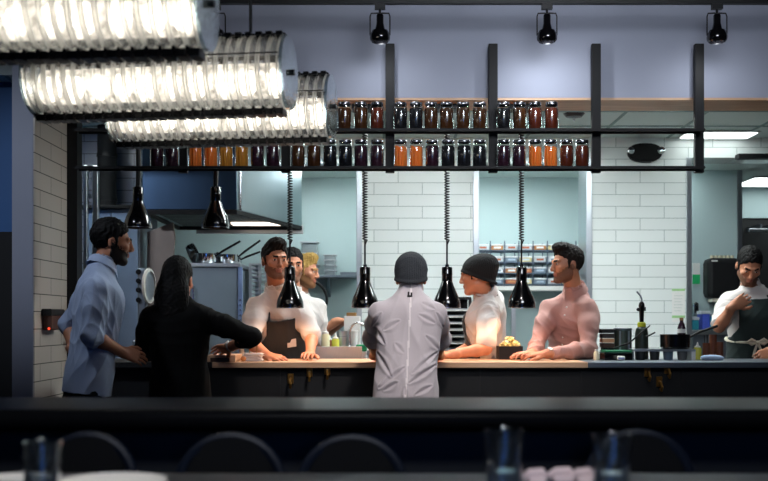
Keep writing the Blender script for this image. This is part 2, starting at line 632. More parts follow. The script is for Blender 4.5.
lower = [(157, 'purple'), (172.5, 'purple'), (195, 'carrot'), (210.5, 'carrot'), (226, 'amber'), (241.5, 'amber'), (257.5, 'purple'), (273, 'purple'),
         (298, 'brown'), (314, 'brown'), (330, 'black'), (345.5, 'black'), (361, 'purple'), (377, 'purple'),
         (400.5, 'carrot'), (416, 'carrot'), (432, 'purple'), (448, 'black'), (464, 'black'), (479.5, 'black'),
         (503.5, 'purple'), (519, 'purple'), (535, 'carrot'), (550.5, 'carrot'), (566.5, 'red'), (582, 'red')]
upper = [(344.5, 'brown'), (361, 'brown'), (377, 'amber'),
         (400.5, 'black'), (416, 'black'), (431, 'brown'), (446.5, 'brown'), (463, 'brown'), (479.5, 'brown'),
         (503.5, 'black'), (519.5, 'brown'), (535, 'red'), (551.5, 'red')]
upper[2] = (377, 'red')
ORD = ['first', 'second', 'third', 'fourth', 'fifth', 'sixth']
posts_px = [80, 183, 286, 390, 493, 596, 699]
def bay(px):
    return max(i for i, p in enumerate(posts_px) if px > p)
PN = ['', 'first', 'second', 'third', 'fourth', 'fifth', 'sixth']
for row, z, nm in ((lower, z2, 'lower'), (upper, z1, 'upper')):
    cnt = {}
    for px, kind in row:
        b = bay(px)
        k = cnt.get(b, 0)
        cnt[b] = k + 1
        where = 'before the first post' if b == 0 else 'after the %s post' % PN[b]
        jar(kind, (PX(px, JY), JY, z + .0005), 'jar of %s, %s shelf, %s jar %s' % (KINDS[kind][0], nm, ORD[k], where))

# ------------------------------------------------------------------ heat lamps on coiled cords
m_lamp = mat('lamp_black', '#08080a', 0.14, coat=0.6)
m_rim = mat('lamp_rim', '#c9cdd0', 0.25, metal=1.0)
m_bulb = emat('heat_bulb', '#ffb27a', 6.0)
HL = 6.62
def heat_lamp(px, ybot, coiled, label):
    x = PX(px, HL)
    zb = PZ(ybot, HL)
    t = thing('heat_lamp', label, 'heat lamp', (x, HL, zb), 'black heat lamps hanging over the pass')
    o = Vector((x, HL, zb))
    prof = [(.083, 0), (.0845, .004), (.0845, .022), (.082, .04), (.073, .068), (.058, .1), (.043, .135), (.0345, .16), (.032, .168)]
    G().lathe(prof + [(.029, .163), (.04, .135), (.055, .1), (.07, .068), (.079, .04), (.0815, .022), (.08, .001), (.083, 0)], o, n=32).build('shade', m_lamp, t)
    g = G().lathe([(.079, .003), (.086, -.001), (.086, .004), (.083, .005)], o, n=32)
    g.build('rim', m_rim, t)
    g = G()
    g.lathe([(0, .164), (.032, .164), (.033, .17), (.033, .205), (.0335, .206), (.0335, .212), (.033, .214), (.033, .248), (.03, .254), (.012, .258), (.012, .27), (0, .27)], o, n=24)
    g.build('socket_housing', m_lamp, t)
    g = G().ball(o + Vector((0, 0, .075)), (.032, .032, .038), 14, 8)
    g.cyl(o + Vector((0, 0, .1)), o + Vector((0, 0, .165)), .013, n=10)
    g.build('bulb', m_bulb, t)
    top = Zs - .012
    g = G()
    zc0 = zb + .27
    if coiled:
        zs0 = PZ(240, HL)
        g.tube([(x, HL, zc0 - .02), (x, HL, zs0)], .0055, 8)
        g.build('stem', M['black'], t)
        pts = []
        zt_ = PZ(130, HL)
        turns = int((zt_ - zs0) / .0165)
        for i in range(turns * 8 + 1):
            a = 2 * math.pi * i / 8
            pts.append((x + .0135 * math.cos(a), HL + .0135 * math.sin(a), zs0 + (zt_ - zs0) * i / (turns * 8)))
        pts = [(x, HL, zs0 - .03)] + pts + [(x, HL, zt_ + .02), (x, HL, top - .03)]
        G().tube(pts, .0045, 6).build('coiled_cord', M['black'], t)
    else:
        g.tube([(x, HL, zc0 - .02), (x + .004, HL, zc0 + .1), (x, HL, top - .03)], .016, 8)
        g.build('cord', M['black'], t)
    G().box((x - .08, HL - .07, top - .032), (x + .08, HL + .07, top - .001)).build('ceiling_mount', M['black'], t, bevel=.004)
    return t
heat_lamp(138, 228, False, 'raised black heat lamp on straight cord above the blue shirt')
heat_lamp(215.5, 228, False, 'raised black heat lamp on straight cord in front of the hood')
heat_lamp(290, 308, True, 'lowered black heat lamp in front of the bearded cook in white')
heat_lamp(365, 308, True, 'lowered black heat lamp beside the sink tap, before the steel corner')
heat_lamp(447, 308, True, 'lowered black heat lamp between the two men in beanies')
heat_lamp(521.5, 308, True, 'lowered black heat lamp in front of the wire shelving')

# ------------------------------------------------------------------ glass pendant lamps
m_rib = glassmat('ribbed_glass', '#f6f8fa', 0.06, haze=.05, edge=0.35, bumpscale=12, bump=.15, stretch=(1, 1, .3))
m_edge = glassmat('rib_edge_glass', '#f3f6f8', 0.1, haze=.42, edge=0.5, bumpscale=12, bump=.1, stretch=(1, 1, .3))
m_disc = glassmat('glass_disc', '#cfdde4', 0.05, haze=.05, edge=0.5, bumpscale=30, bump=.3)
m_tube = emat('lamp_glow', '#fff6e8', 6.5)
m_frost = glassmat('frosted_sleeve', '#fff9f0', 0.3, haze=.6, edge=.2)
m_ltrim = mat('lamp_metal', '#17181a', 0.35, metal=.7)
def pendant(px_right, D, ybot, label, length=1.09, R=.142, rod=None, yaw=-8):
    xr = PX(px_right, D)
    zb = PZ(ybot, D)
    zc = zb + .028 + R
    xc = xr - length / 2
    t = thing('glass_pendant_lamp', label, 'pendant lamp', (xc, D, zb), 'ribbed glass pendant lamps')
    nb = 25
    w = length / nb
    g = G()
    nseg = 36
    a0, a1 = math.radians(-74), math.radians(254)
    for k in range(nb):
        x0 = xr - length + k * w
        # one curved rib of glass: thin in its middle, thick along both edges
        for m_i, sec in ((0, [(x0 + .009, R), (x0 + w * .5, R - .004), (x0 + w - .009, R), (x0 + w - .009, R - .005), (x0 + w * .5, R - .009), (x0 + .009, R - .005)]),
                         (1, [(x0 + .002, R + .001), (x0 + .0055, R + .007), (x0 + .009, R), (x0 + .009, R - .008), (x0 + .0055, R - .012), (x0 + .002, R - .008)]),
                         (1, [(x0 + w - .009, R), (x0 + w - .0055, R + .007), (x0 + w - .002, R + .001), (x0 + w - .002, R - .008), (x0 + w - .0055, R - .012), (x0 + w - .009, R - .008)])):
            base = len(g.v)
            for i in range(nseg + 1):
                a = a0 + (a1 - a0) * i / nseg
                for (x, r) in sec:
                    g.v.append((x, D + r * math.cos(a), zc + r * math.sin(a)))
            n = len(sec)
            for i in range(nseg):
                for j in range(n):
                    g.f.append((base + i * n + j, base + i * n + (j + 1) % n, base + (i + 1) * n + (j + 1) % n, base + (i + 1) * n + j))
                    g.mi.append(m_i)
    g.build('ribbed_shade', [m_rib, m_edge], t, angle=60)
    for x, sgn in ((xr + .004, 1), (xr - length - .004, -1)):
        g = G()
        g.lathe([(.01, 0), (R - .012, .003 * sgn), (R + .006, 0), (R + .004, .012 * sgn), (R - .02, .014 * sgn), (.01, .011 * sgn)], (x, D, zc), (1, 0, 0), 40)
        g.build('end_disc', m_disc, t)
        G().cyl((x - .004, D, zc), (x + .03 * sgn, D, zc), .012, n=12).build('hub_pin', m_ltrim, t)
    # serrated rails below and above
    g = G()
    g.box((xr - length, D - .03, zb + .010), (xr - .005, D + .03, zb + .026))
    for k in range(nb):
        x0 = xr - length + k * w
        g.box((x0 + w * .12, D - .036, zb), (x0 + w * .88, D + .036, zb + .02))
        g.box((x0 - w * .14, D - .036, zb + .016), (x0 + w * .14, D + .036, zb + .034))
    g.build('bottom_rail', m_ltrim, t, smooth=False)
    g = G().box((xr - length, D - .02, zc + R - .004), (xr, D + .02, zc + R + .012))
    for k in range(nb):
        x0 = xr - length + k * w
        g.box((x0 + .006, D - .03, zc + R + .004), (x0 + w - .01, D + .03, zc + R + .018))
    g.build('top_rail', m_ltrim, t, smooth=False)
    g = G().cyl((xr - length + .002, D - R - .004, zc + .045), (xr + .002, D - R - .004, zc + .045), .003, n=8)
    g.build('wire', m_ltrim, t)
    # a row of bulbs on an inner rod
    G().cyl((xr - length, D, zc + .062), (xr, D, zc + .062), .009, n=10).build('inner_rod', m_ltrim, t)
    rn = random.Random(int(px_right))
    for k in range(10):
        x = xr - length + (k + .5) * length / 10
        g = G()
        g.lathe([(0, .0), (.02, -.002), (.034, -.02), (.038, -.045), (.034, -.075), (.018, -.096), (0, -.1)], (x + rn.uniform(-.008, .008), D, zc + .012), n=18)
        g.build('bulb', m_tube, t)
        G().cyl((x, D, zc + .011), (x, D, zc + .062), .014, n=10).build('socket', m_ltrim, t)
    G().lathe([(.02, 0.0), (.066, .004), (.07, .012), (.07, length - .052), (.066, length - .044), (.02, length - .04)], (xr - length + .02, D, zc - .03), (1, 0, 0), 28).build('frosted_sleeve', m_frost, t)
    # suspension
    for fx in ([.2, .85] if rod is None else rod):
        x = xr - length * (1 - fx)
        G().cyl((x, D, zc + R + .01), (x, D, 3.495), .0065, n=8).build('suspension_rod', m_ltrim, t)
    t.rotation_euler = (0, 0, math.radians(yaw))
    return t
pendant(207, 3.39, 62, 'ribbed glass pendant lamp cut off at the top corner, largest of three', rod=[.2, .8], yaw=-5)
pendant(289, 4.30, 119, 'ribbed glass pendant lamp in the middle of the three, on a black rod', rod=[.86], length=1.035)
pendant(331, 5.00, 146, 'ribbed glass pendant lamp hanging lowest and nearest to the jar shelf', rod=[.12], length=1.02)

# ------------------------------------------------------------------ track with four spotlights
TD = 6.05
zt_track = PZ(2, TD)
t = thing('light_track', 'black ceiling track along the top of the grey wall', 'light track', (0.5, TD, zt_track))
G().box((PX(198, TD), TD - .018, zt_track - .012), (4.2, TD + .018, zt_track + .012)).build('rail', M['black'], t)
g = G()
for px in (300, 465, 640, 800):
    g.cyl((PX(px, TD), TD, zt_track + .02), (PX(px, TD), TD, 3.499), .008, n=8)
g.build('ceiling_stem', M['black'], t)

def spot(px, label):
    x = PX(px, TD)
    zt2 = zt_track - .012
    t = thing('track_spotlight', label, 'spotlight', (x, TD, zt2), 'spotlights on the ceiling track')
    o = Vector((x, TD, zt2))
    g = G().box((x - .03, TD - .017, zt2 - .03), (x + .03, TD + .017, zt2 - .0005))
    g.cyl((x, TD, zt2 - .03), (x, TD, zt2 - .055), .008, n=10)
    g.build('adapter', M['black'], t)
    fr = [(x - .012, TD, zt2 - .05), (x - .05, TD, zt2 - .052), (x - .056, TD, zt2 - .07), (x - .056, TD, zt2 - .175), (x - .045, TD, zt2 - .19)]
    g = G().tube(fr, .004, 6)
    g.tube([(2 * x - a, b, c) for a, b, c in fr], .004, 6)
    g.tube([(x - .05, TD, zt2 - .052), (x + .05, TD, zt2 - .052)], .004, 6)
    g.build('yoke', M['black'], t)
    g = G()
    g.lathe([(0, 0), (.018, 0), (.021, -.006), (.021, -.05), (.027, -.075), (.032, -.09)], o + Vector((0, 0, -.06)), n=20)
    g.lathe([(.03, -.145), (.044, -.15), (.056, -.172), (.0585, -.19), (.056, -.205), (.046, -.216), (.042, -.205), (.03, -.19), (0, -.185)], o, n=28)
    g.build('lamp_head', m_lamp, t)
    return t
for px, l in ((215.5, 'black track spotlight just beside the largest glass pendant lamp'), (380, 'black track spotlight above the third shelf post'),
              (547, 'black track spotlight between the fourth and fifth shelf posts'), (717, 'black track spotlight beyond the last shelf post')):
    spot(px, l)
# ------------------------------------------------------------------ kitchen equipment, left side
m_bsteel = mat('blued_steel', '#93a8c6', 0.42, metal=.35, scale=4, vary=.25, bump=.08, bscale=5)
m_hood = mat('hood_steel', '#9aabb0', 0.3, metal=.95, scale=3, vary=.12, bump=.1, bscale=3, stretch=(1, 1, .5))
m_hoodf = mat('hood_front_reflection', '#34475e', 0.3, metal=.9, scale=2.2, vary=.5, bump=.15, bscale=2.5, stretch=(1, 1, .4))  # dark blue reflection on the steel front is put into this colour
zh = PZ(214, 7.6)
t = thing('extractor_hood', 'large steel extractor hood below the shelf, behind the raised heat lamps', 'hood', (-1.4, 8.2, zh))
xn, xf = PX(237, 7.6), PX(302, 8.92)
xl = PX(142, 7.6)
ring = [(xl, 7.6), (xn, 7.6), (xf, 8.92), (xl, 8.92)]
g = G()
g.prism([Vector((x, y, zh + .03)) for x, y in ring], (0, 0, Zc - zh - .032))
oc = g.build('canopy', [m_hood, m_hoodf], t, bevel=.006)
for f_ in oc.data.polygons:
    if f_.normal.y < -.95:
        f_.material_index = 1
g = G()
for i in range(4):
    a, b = Vector((*ring[i], zh)), Vector((*ring[(i + 1) % 4], zh))
    d = (b - a).normalized()
    n = Vector((d.y, -d.x, 0)) * .02
    g.prism([a, b, b - n, a - n], (0, 0, .03))
g.build('rim', M['blacksteel'], t, smooth=False)
g = G()
for i in range(10):
    y0 = 7.68 + i * .12
    g.box((xl + .06, y0, zh + .026), (PX(237, 7.6) + (y0 - 7.6) * .2, y0 + .09, zh + .03))
g.build('filter', mat('filter_steel', '#3a3d40', .5, metal=.4), t, smooth=False)
G().box((PX(196, 8.92), 8.925, zh - .03), (PX(303, 8.92), 8.96, zh + .045)).build('drip_lip', mat('lip_steel', '#dfe2e2', .35, metal=.3), t, bevel=.004)
g = G().tube([Vector((xn + .02, 7.62, zh + .03)), Vector((xn + .02, 7.62, Zc - .01))], .012, 10)
g.build('corner_post', M['chrome'], t)

G().box((-1.22, 8.5, zh + .012), (-.84, 8.66, zh + .0255)).build('added_hood_glow', emat('hood_wedge_glow', '#ffeede', 3.0), t, smooth=False)  # glow panel added to brighten the hood's underside and rear lip

# tall steel cabinet behind the man in the blue shirt
D0 = 7.75
t = thing('steel_cabinet', 'tall bluish steel cabinet behind the man in the blue shirt', 'cabinet', (PX(112, D0), D0 + .3, 0))
xa_, xb_ = PX(84, D0), PX(140, D0)
ztop = PZ(209, D0)
G().box((xa_, D0, .1), (xb_, D0 + .6, ztop)).build('body', M['darksteel'], t, bevel=.006)
g = G().box((xa_ + .015, D0 - .022, .14), ((xa_ + xb_) / 2 - .003, D0 - .001, ztop - .03))
dA = g.build('door', m_bsteel, t, bevel=.005)
g = G().box(((xa_ + xb_) / 2 + .003, D0 - .022, .14), (xb_ - .012, D0 - .001, ztop - .03))
dB = g.build('door', m_bsteel, t, bevel=.005)
for dd, x in ((dA, (xa_ + xb_) / 2 - .03), (dB, (xa_ + xb_) / 2 + .03)):
    G().tube([(x, D0 - .022, 1.25), (x, D0 - .05, 1.26), (x, D0 - .05, 1.5), (x, D0 - .022, 1.51)], .007, 8).build('handle', M['chrome'], dd)
G().box((xa_ - .03, D0 - .04, ztop), (xb_, D0 + .62, ztop + .025)).build('top_edge', M['black'], t, bevel=.003)
g = G()
for x in (xa_ + .05, xb_ - .05):
    for y in (D0 + .06, D0 + .54):
        g = G().cyl((x, y, 0), (x, y, .1), .022, n=12)
        g.build('leg', M['steel'], t)
# steel upright and narrow tiled wall behind it
D1 = 7.4
t = thing('steel_upright', 'polished steel upright beside the dark jamb, left of the tall cabinet', 'post', (PX(89, D1), D1, 0))
G().box((PX(83.5, D1), D1, 0), (PX(87, D1), D1 + .05, PZ(165, D1))).build('tube', M['steel'], t, bevel=.006)
G().box((PX(91, D1), D1 + .02, 0), (PX(97, D1), D1 + .07, PZ(165, D1))).build('tube', M['steel'], t, bevel=.006)
for z in (.3, .9, 1.5, 2.1):
    G().box((PX(87, D1), D1 + .02, z), (PX(91, D1), D1 + .04, z + .03)).build('bracket', M['darksteel'], t)
struct(G().box((-4.5, 8.75, 0), (PX(141, 8.75), 8.85, Zc)).build('wall_kitchen_side', tilemat('grey_tile', 0, '#8d90a0', '#4c4e58'), smooth=False))
t = thing('dark_pipe_duct', 'dark vertical duct in front of grey tiles above the steel cabinet', 'duct', (PX(107, 8.5), 8.5, 2.0))
G().cyl((PX(107, 8.5), 8.5, PZ(209, 8.5) - .2), (PX(107, 8.5), 8.5, Zc), .075, n=20).build('pipe', M['blackmatte'], t)
for z in (2.2, 2.55):
    G().cyl((PX(107, 8.5), 8.5, z), (PX(107, 8.5), 8.5, z + .03), .082, n=20).build('collar', M['black'], t)

# slanted grey steel side panel and slicer
D2 = 7.9
t = thing('range_side_panel', 'grey-brown slanted steel splash panel under the hood', 'panel', (PX(158, D2), D2, 0))
pts = [(146, 488.5), (147, 232), (173, 222), (175, 236), (160, 488.5)]
G().prism([P(a, b, D2) for a, b in pts], (0, .03, 0)).build('panel', mat('brown_steel', '#857a72', .45, metal=.7, scale=4, vary=.3), t, bevel=.004)
G().box((PX(146, D2), D2 - .01, PZ(342, D2)), (PX(162, D2), D2 + .04, PZ(338, D2))).build('foot_flange', M['darksteel'], t)
D3 = 7.2
t = thing('meat_slicer', 'steel slicer with a round pale blade guard behind the dark-haired woman', 'slicer', P(146, 330, D3))
c = P(149, 286, D3)
g = G().lathe([(.10, -.012), (.118, -.008), (.118, .008), (.10, .012), (.1, -.012)], c, (.99, -.13, 0), 36)
g.build('blade_guard', mat('pale_plastic', '#c9cbc4', .35), t)
G().cyl(c + Vector((.99, -.13, 0)) * -.004, c + Vector((.99, -.13, 0)) * .004, .1, n=36).build('blade', M['steel'], t)
G().box(P(137, 345, D3) , P(146, 268, D3) + Vector((0, .08, 0))).build('motor_housing', M['darksteel'], t, bevel=.015)
g = G()
for y_ in (272, 281, 290, 300):
    g.cyl(P(139, y_, D3) - Vector((0, .02, 0)), P(139, y_, D3) - Vector((0, 0, 0)), .018, n=14)
g.build('knob', M['chrome'], t)
G().box((PX(134, D3), D3 - .05, 1.0), (PX(158, D3), D3 + .25, PZ(340, D3))).build('base', M['darksteel'], t, bevel=.01)
t = thing('prep_table', 'dark steel prep table carrying the slicer behind the woman', 'table', (PX(146, D3), D3, 0))
G().box((PX(118, D3), D3 - .15, .96), (PX(186, D3), D3 + .35, 1.0)).build('tabletop', M['darksteel'], t, bevel=.004)
for x in (PX(120, D3), PX(184, D3)):
    for y in (D3 - .12, D3 + .32):
        G().box((x - .02, y - .02, 0), (x + .02, y + .02, .96)).build('leg', M['darksteel'], t)

# oven cabinet with pans on top
D4 = 8.0
t = thing('combi_oven', 'blue-grey steel oven carrying saucepans, behind the dark-haired woman', 'oven', (PX(217, D4), D4 + .3, 0))
xa_, xb_ = PX(186, D4), PX(238, D4)
zo = PZ(263, D4)
G().box((xa_, D4, .12), (xb_, D4 + .7, zo - .03)).build('body', mat('oven_steel', '#74818c', .42, metal=.4, scale=5, vary=.12), t, bevel=.01)
G().box((xa_ - .02, D4 - .02, zo - .03), (xb_ + .02, D4 + .72, zo)).build('top_plate', M['steel'], t, bevel=.004)
G().box((xb_, D4 - .01, .12), (xb_ + .034, D4 + .02, zo - .03)).build('door_edge', mat('oven_edge', '#8fa4cc', .35, metal=.8), t, bevel=.004)
g = G()
for i in range(9):
    z = PZ(300 + i * 5, D4)
    g.cyl((xb_ + .02, D4 - .03, z), (xb_ + .02, D4 - .01, z), .006, n=8)
g.build('rivet_strip', M['chrome'], t)
G().tube([(xa_ + .06, D4, 1.3), (xa_ + .06, D4 - .045, 1.3), (xa_ + .06, D4 - .045, 1.5), (xa_ + .06, D4, 1.5)], .01, 10).build('handle', M['chrome'], t)
for x in (xa_ + .05, xb_ - .05):
    for y in (D4 + .06, D4 + .6):
        G().cyl((x, y, 0), (x, y, .12), .025, n=12).build('leg', M['darksteel'], t)

def saucepan(px, D, r, h, hdir, label, tilt=None, z=None):
    c = Vector((PX(px, D), D, z))
    t = thing('saucepan', label, 'saucepan', c, 'steel saucepans on the oven')
    R = tilt or Matrix.Identity(3)
    off = Vector((0, 0, r * .94)) if tilt else Vector((0, 0, .001))
    ax = R @ Vector((0, 0, 1))
    G().lathe([(0, 0), (r * .95, 0), (r, .008), (r, h), (r + .004, h + .003), (r - .003, h + .002), (r - .004, .01), (0, .006)], c + off, ax, 28).build('pan_body', M['chrome'], t)
    d = Vector(hdir).normalized()
    side = Vector((d.x, d.y, 0)).normalized()
    p0 = c + off + ax * (h * .8) + (R @ side) * r
    p1 = p0 + Vector(hdir)
    G().tube([p0, p0.lerp(p1, .3) + Vector((0, 0, .004)), p1], [.006, .009, .008], 8).build('handle', M['blacksteel'], t)
    return t
saucepan(206, 8.12, .075, .075, (.19, -.02, .11), 'steel saucepan with handle pointing up, beside the heat lamp', z=zo)
saucepan(227, 8.25, .085, .075, (.17, .02, .13), 'steel saucepan at the end of the oven, dark handle raised', z=zo)
saucepan(232, 8.62, .08, .075, (.16, -.05, .06), 'steel saucepan at the back of the oven, low handle', z=zo)
saucepan(190, 8.42, .085, .06, (.15, -.02, .08), 'steel saucepan tipped on its side on the oven', tilt=Matrix.Rotation(1.15, 3, 'Y'), z=zo)
# tray rack right of the oven
D5 = 8.35
t = thing('tray_rack', 'tall steel tray rack between the oven and the bearded cook', 'rack', (PX(252, D5), D5 + .2, 0))
for px in (250.5, 260):
    for dy in (0, .4):
        G().box((PX(px, D5) - .011, D5 + dy - .011, 0), (PX(px, D5) + .011, D5 + dy + .011, PZ(263, D5))).build('post', M['steel'], t)
g = G()
for i in range(16):
    z = PZ(265 + i * 4.2, D5)
    g.box((PX(250.5, D5), D5, z), (PX(260, D5), D5 + .4, z + .012))
g.build('tray_slide', M['steel'], t, smooth=False)

# wall shelf with pan stacks in the back room
DS = 10.0
zsh = PZ(275, DS)
t = thing('wall_shelf', 'dark steel wall shelf holding stacks of pans in the back room', 'shelf', (PX(330, DS), Da, zsh))
G().box((PX(285, DS), DS - .02, zsh - .025), (PX(357, DS), Da, zsh)).build('shelf_board', M['darksteel'], t, bevel=.003)
G().box((PX(339, DS), Da - .03, zsh), (PX(357, DS), Da, zsh + .04)).build('back_lip', M['darksteel'], t)
for px in (328, 292):
    x = PX(px, DS)
    G().prism([Vector((x - .012, Da, zsh - .025)), Vector((x - .012, DS + .05, zsh - .025)), Vector((x - .012, DS + .06, zsh - .06)), Vector((x - .012, Da - .02, zsh - .2)), Vector((x - .012, Da, zsh - .2))], (.024, 0, 0)).build('bracket', M['darksteel'], t)
m_pan = mat('matt_steel', '#98a2a4', .38, metal=.7)
def stack(px0, px1, n, ytop, label_of, kindname, cat, group):
    w = (px1 - px0) / F * DS
    z0, z1_ = zsh, PZ(ytop, DS)
    h = (z1_ - z0) / n
    x = PX((px0 + px1) / 2, DS)
    y = DS + .13
    for i in range(n):
        z = z0 + i * h
        t = thing(kindname, label_of(i), cat, (x, y, z), group)
        r = w / 2
        d = .1
        g = G()
        g.box((x - r + .012, y - d + .012, z + .0005), (x + r - .012, y + d - .012, z + h * .82))
        g.build('pan_body', m_pan, t, bevel=.006)
        G().box((x - r, y - d, z + h * .82), (x + r, y + d, z + h - .001)).build('rolled_rim', M['steel'], t, bevel=.002)
rk = ['lowest', 'second', 'third', 'fourth', 'fifth', 'topmost']
stack(300, 318, 3, 241, lambda i: 'tall steel container in the taller stack on the wall shelf, %s of three' % ['lowest', 'middle', 'topmost'][i], 'steel_container', 'container', 'stacked steel containers')
stack(323, 336, 4, 254, lambda i: 'small steel pan in the shorter stack on the wall shelf, %s of four' % ['lowest', 'second', 'third', 'topmost'][i], 'steel_pan', 'pan', 'stacked small steel pans')
# black hose loop
g = G()
c = P(316, 300, 9.8)
pts = [c + Vector((.15 * math.cos(a) - .05, 0, .17 * math.sin(a))) for a in np.linspace(2.0, -1.6, 24)]
pts = [P(300, 284, 10.2)] + pts + [P(306, 326, 9.9), P(305, 420, 9.9)]
o = g.tube(pts, .013, 8).build('rubber_hose', M['black'], origin=c)
tag(o, 'black rubber hose looping down the teal wall beside the blond cook', 'hose')

# ------------------------------------------------------------------ sink corner between the cooks and the grey beanie
DK = 6.98
t = thing('sink_unit', 'steel sink with raised splash panel behind the pass counter', 'sink', (PX(336, DK), DK + .3, 0))
g = G().box((PX(310, DK), DK, .2), (PX(362, DK), DK + .012, PZ(346.5, DK)))
g.build('splash_panel', mat('sink_steel', '#a5abad', .4, metal=.75, stretch=(20, 1, 1)), t, bevel=.003)
g = G()
x0_, x1_ = PX(310, DK), PX(366, DK)
zk = PZ(347, DK)
g.box((x0_, DK + .012, zk - .05), (x1_, DK + .5, zk - .035))
g.build('drainer', M['steel'], t, smooth=False)
for x in (x0_ + .03, x1_ - .03):
    G().box((x - .02, DK + .44, 0), (x + .02, DK + .48, zk - .05)).build('leg', M['steel'], t)
    G().box((x - .02, DK + .02, 0), (x + .02, DK + .06, zk - .05)).build('leg', M['steel'], t)
zd_ = zk - .035
t = thing('tap', 'curved chrome tap arching over the sink beside the grey shirt', 'tap', Vector((PX(350, 7.3), 7.3, zd_)))
pts = [P(349.5, 352, 7.3)]
pts[0].z = zd_ + .005
for a in np.linspace(math.pi, .25, 14):
    pts.append(P(358.5, 333, 7.3) + Vector((.062 * math.cos(a), 0, .068 * math.sin(a))))
G().tube(pts, .009, 10).build('spout', M['chrome'], t)
G().lathe([(.02, 0), (.02, .012), (.014, .03), (.011, .05)], (PX(349.5, 7.3), 7.3, zd_ + .001), n=16).build('base', M['chrome'], t)
m_bottle = glassmat('squeeze_plastic', '#f2f3e6', .2, haze=.4)
def squeeze(px, D, ytop, r, h1, h2, label, zb):
    x = PX(px, D)
    t = thing('squeeze_bottle', label, 'bottle', (x, D, zb), 'squeeze bottles of sauce')
    H = PZ(ytop, D) - zb
    G().lathe([(0, .001), (r, .001), (r, H * .62), (r * .75, H * .7), (r * .72, H * .72), (0, H * .72)], (x, D, zb), n=18).build('bottle_body', mat('sauce_' + h1[1:], h1, .4, hex2=h2, scale=9), t)
    G().lathe([(r * .78, H * .68), (r * .78, H * .76), (r * .35, H * .8), (r * .12, H), (0, H)], (x, D, zb), n=14).build('nozzle', M['whiteplastic'], t)
squeeze(325.5, 7.12, 326, .028, '#dcdcae', '#e8e8c8', 'pale yellow squeeze bottle behind the steel sink panel', zd_)
squeeze(335.5, 7.14, 333, .026, '#b7bf22', '#d3d860', 'lime yellow squeeze bottle beside the paler one at the sink', zd_)
squeeze(330, 7.3, 335, .02, '#7a3a14', '#9a5220', 'small brown squeeze bottle between two yellow bottles at the sink', zd_)
t = thing('steel_pot', 'narrow steel pot standing in front of the arched tap', 'pot', (PX(342.5, 7.25), 7.25, zd_))
G().lathe([(0, .001), (.036, .001), (.037, PZ(331, 7.25) - zd_), (.034, PZ(331, 7.25) - zd_), (.033, .01), (0, .01)], (PX(342.5, 7.25), 7.25, zd_), n=22).build('pot_body', M['steel'], t)
G().lathe([(.0365, .1), (.039, .102), (.0365, .104)], (PX(342.5, 7.25), 7.25, zd_), n=22).build('band', M['darksteel'], t)
t = thing('plastic_tub', 'white plastic tub standing inside the arch of the tap', 'tub', (PX(353.5, 7.4), 7.4, zd_))
G().lathe([(0, .001), (.026, .001), (.03, .13), (0, .13)], (PX(353.5, 7.4), 7.4, zd_), n=18).build('tub_body', M['whiteplastic'], t)
G().lathe([(0, .13), (.032, .13), (.032, .14), (0, .141)], (PX(353.5, 7.4), 7.4, zd_), n=18).build('lid', M['whiteplastic'], t)
g = G().box((PX(356, 7.25), 7.22, zd_ + .0008), (PX(367, 7.25), 7.3, zd_ + .045))
o = g.build('sponge', mat('green_sponge', '#1f8a5c', .9, bump=.6, bscale=90), bevel=.008, origin=(PX(361, 7.25), 7.26, zd_))
tag(o, 'green scouring sponge beside the tap and the grey shirt', 'sponge')
# white bin/box behind tap
t = thing('white_box', 'white box with a brown lid strip behind the tap', 'box', (PX(352, 7.45), 7.62, 1.0))
G().box((PX(344, 7.5), 7.5, zd_), (PX(360, 7.5), 7.68, PZ(316, 7.5))).build('body', M['whiteplastic'], t, bevel=.004)
G().box((PX(346.5, 7.5), 7.5, PZ(316, 7.5)), (PX(356, 7.5), 7.68, PZ(312.5, 7.5))).build('lid', mat('kraft', '#8c6a3a', .7), t, bevel=.003)
t = thing('side_table', 'steel side table behind the sink bearing a white box', 'table', (PX(352, 7.5), 7.65, 0))
G().box((PX(336, 7.5), 7.49, zd_ - .03), (PX(372, 7.5), 7.85, zd_)).build('tabletop', M['steel'], t)
for px in (338, 370):
    for y in (7.52, 7.82):
        G().box((PX(px, 7.5) - .018, y - .018, 0), (PX(px, 7.5) + .018, y + .018, zd_ - .03)).build('leg', M['steel'], t)

# dark speed rack with pale trays
DR = 8.2
t = thing('speed_rack', 'dark rack of pale sheet trays between the two beanies', 'rack', (PX(455, DR), DR + .2, 0))
for px in (440, 470):
    for y in (DR, DR + .4):
        G().box((PX(px, DR) - .012, y - .012, 0), (PX(px, DR) + .012, y + .012, PZ(298, DR))).build('post', M['black'], t)
G().box((PX(440, DR), DR + .39, .1), (PX(470, DR), DR + .40, PZ(299, DR))).build('back_panel', M['blackmatte'], t)
G().box((PX(439, DR), DR - .01, PZ(299, DR)), (PX(471, DR), DR + .41, PZ(297, DR))).build('top_panel', M['black'], t)
for i in range(9):
    z = PZ(311 + i * 6.6, DR)
    td = thing('sheet_tray', 'pale sheet tray in the dark speed rack, %s from the top' % ['first', 'second', 'third', 'fourth', 'fifth', 'sixth', 'seventh', 'eighth', 'ninth'][i], 'tray', (PX(455, DR), DR + .18, z), 'sheet trays in the speed rack')
    G().box((PX(441.5, DR), DR - .012, z), (PX(468.5, DR), DR + .36, z + .014)).build('tray_body', M['whiteplastic'], td, bevel=.003)
    G().box((PX(441.5, DR), DR - .016, z + .014), (PX(468.5, DR), DR + .364, z + .019)).build('rim', M['steel'], td)
    if i >= 7:
        break

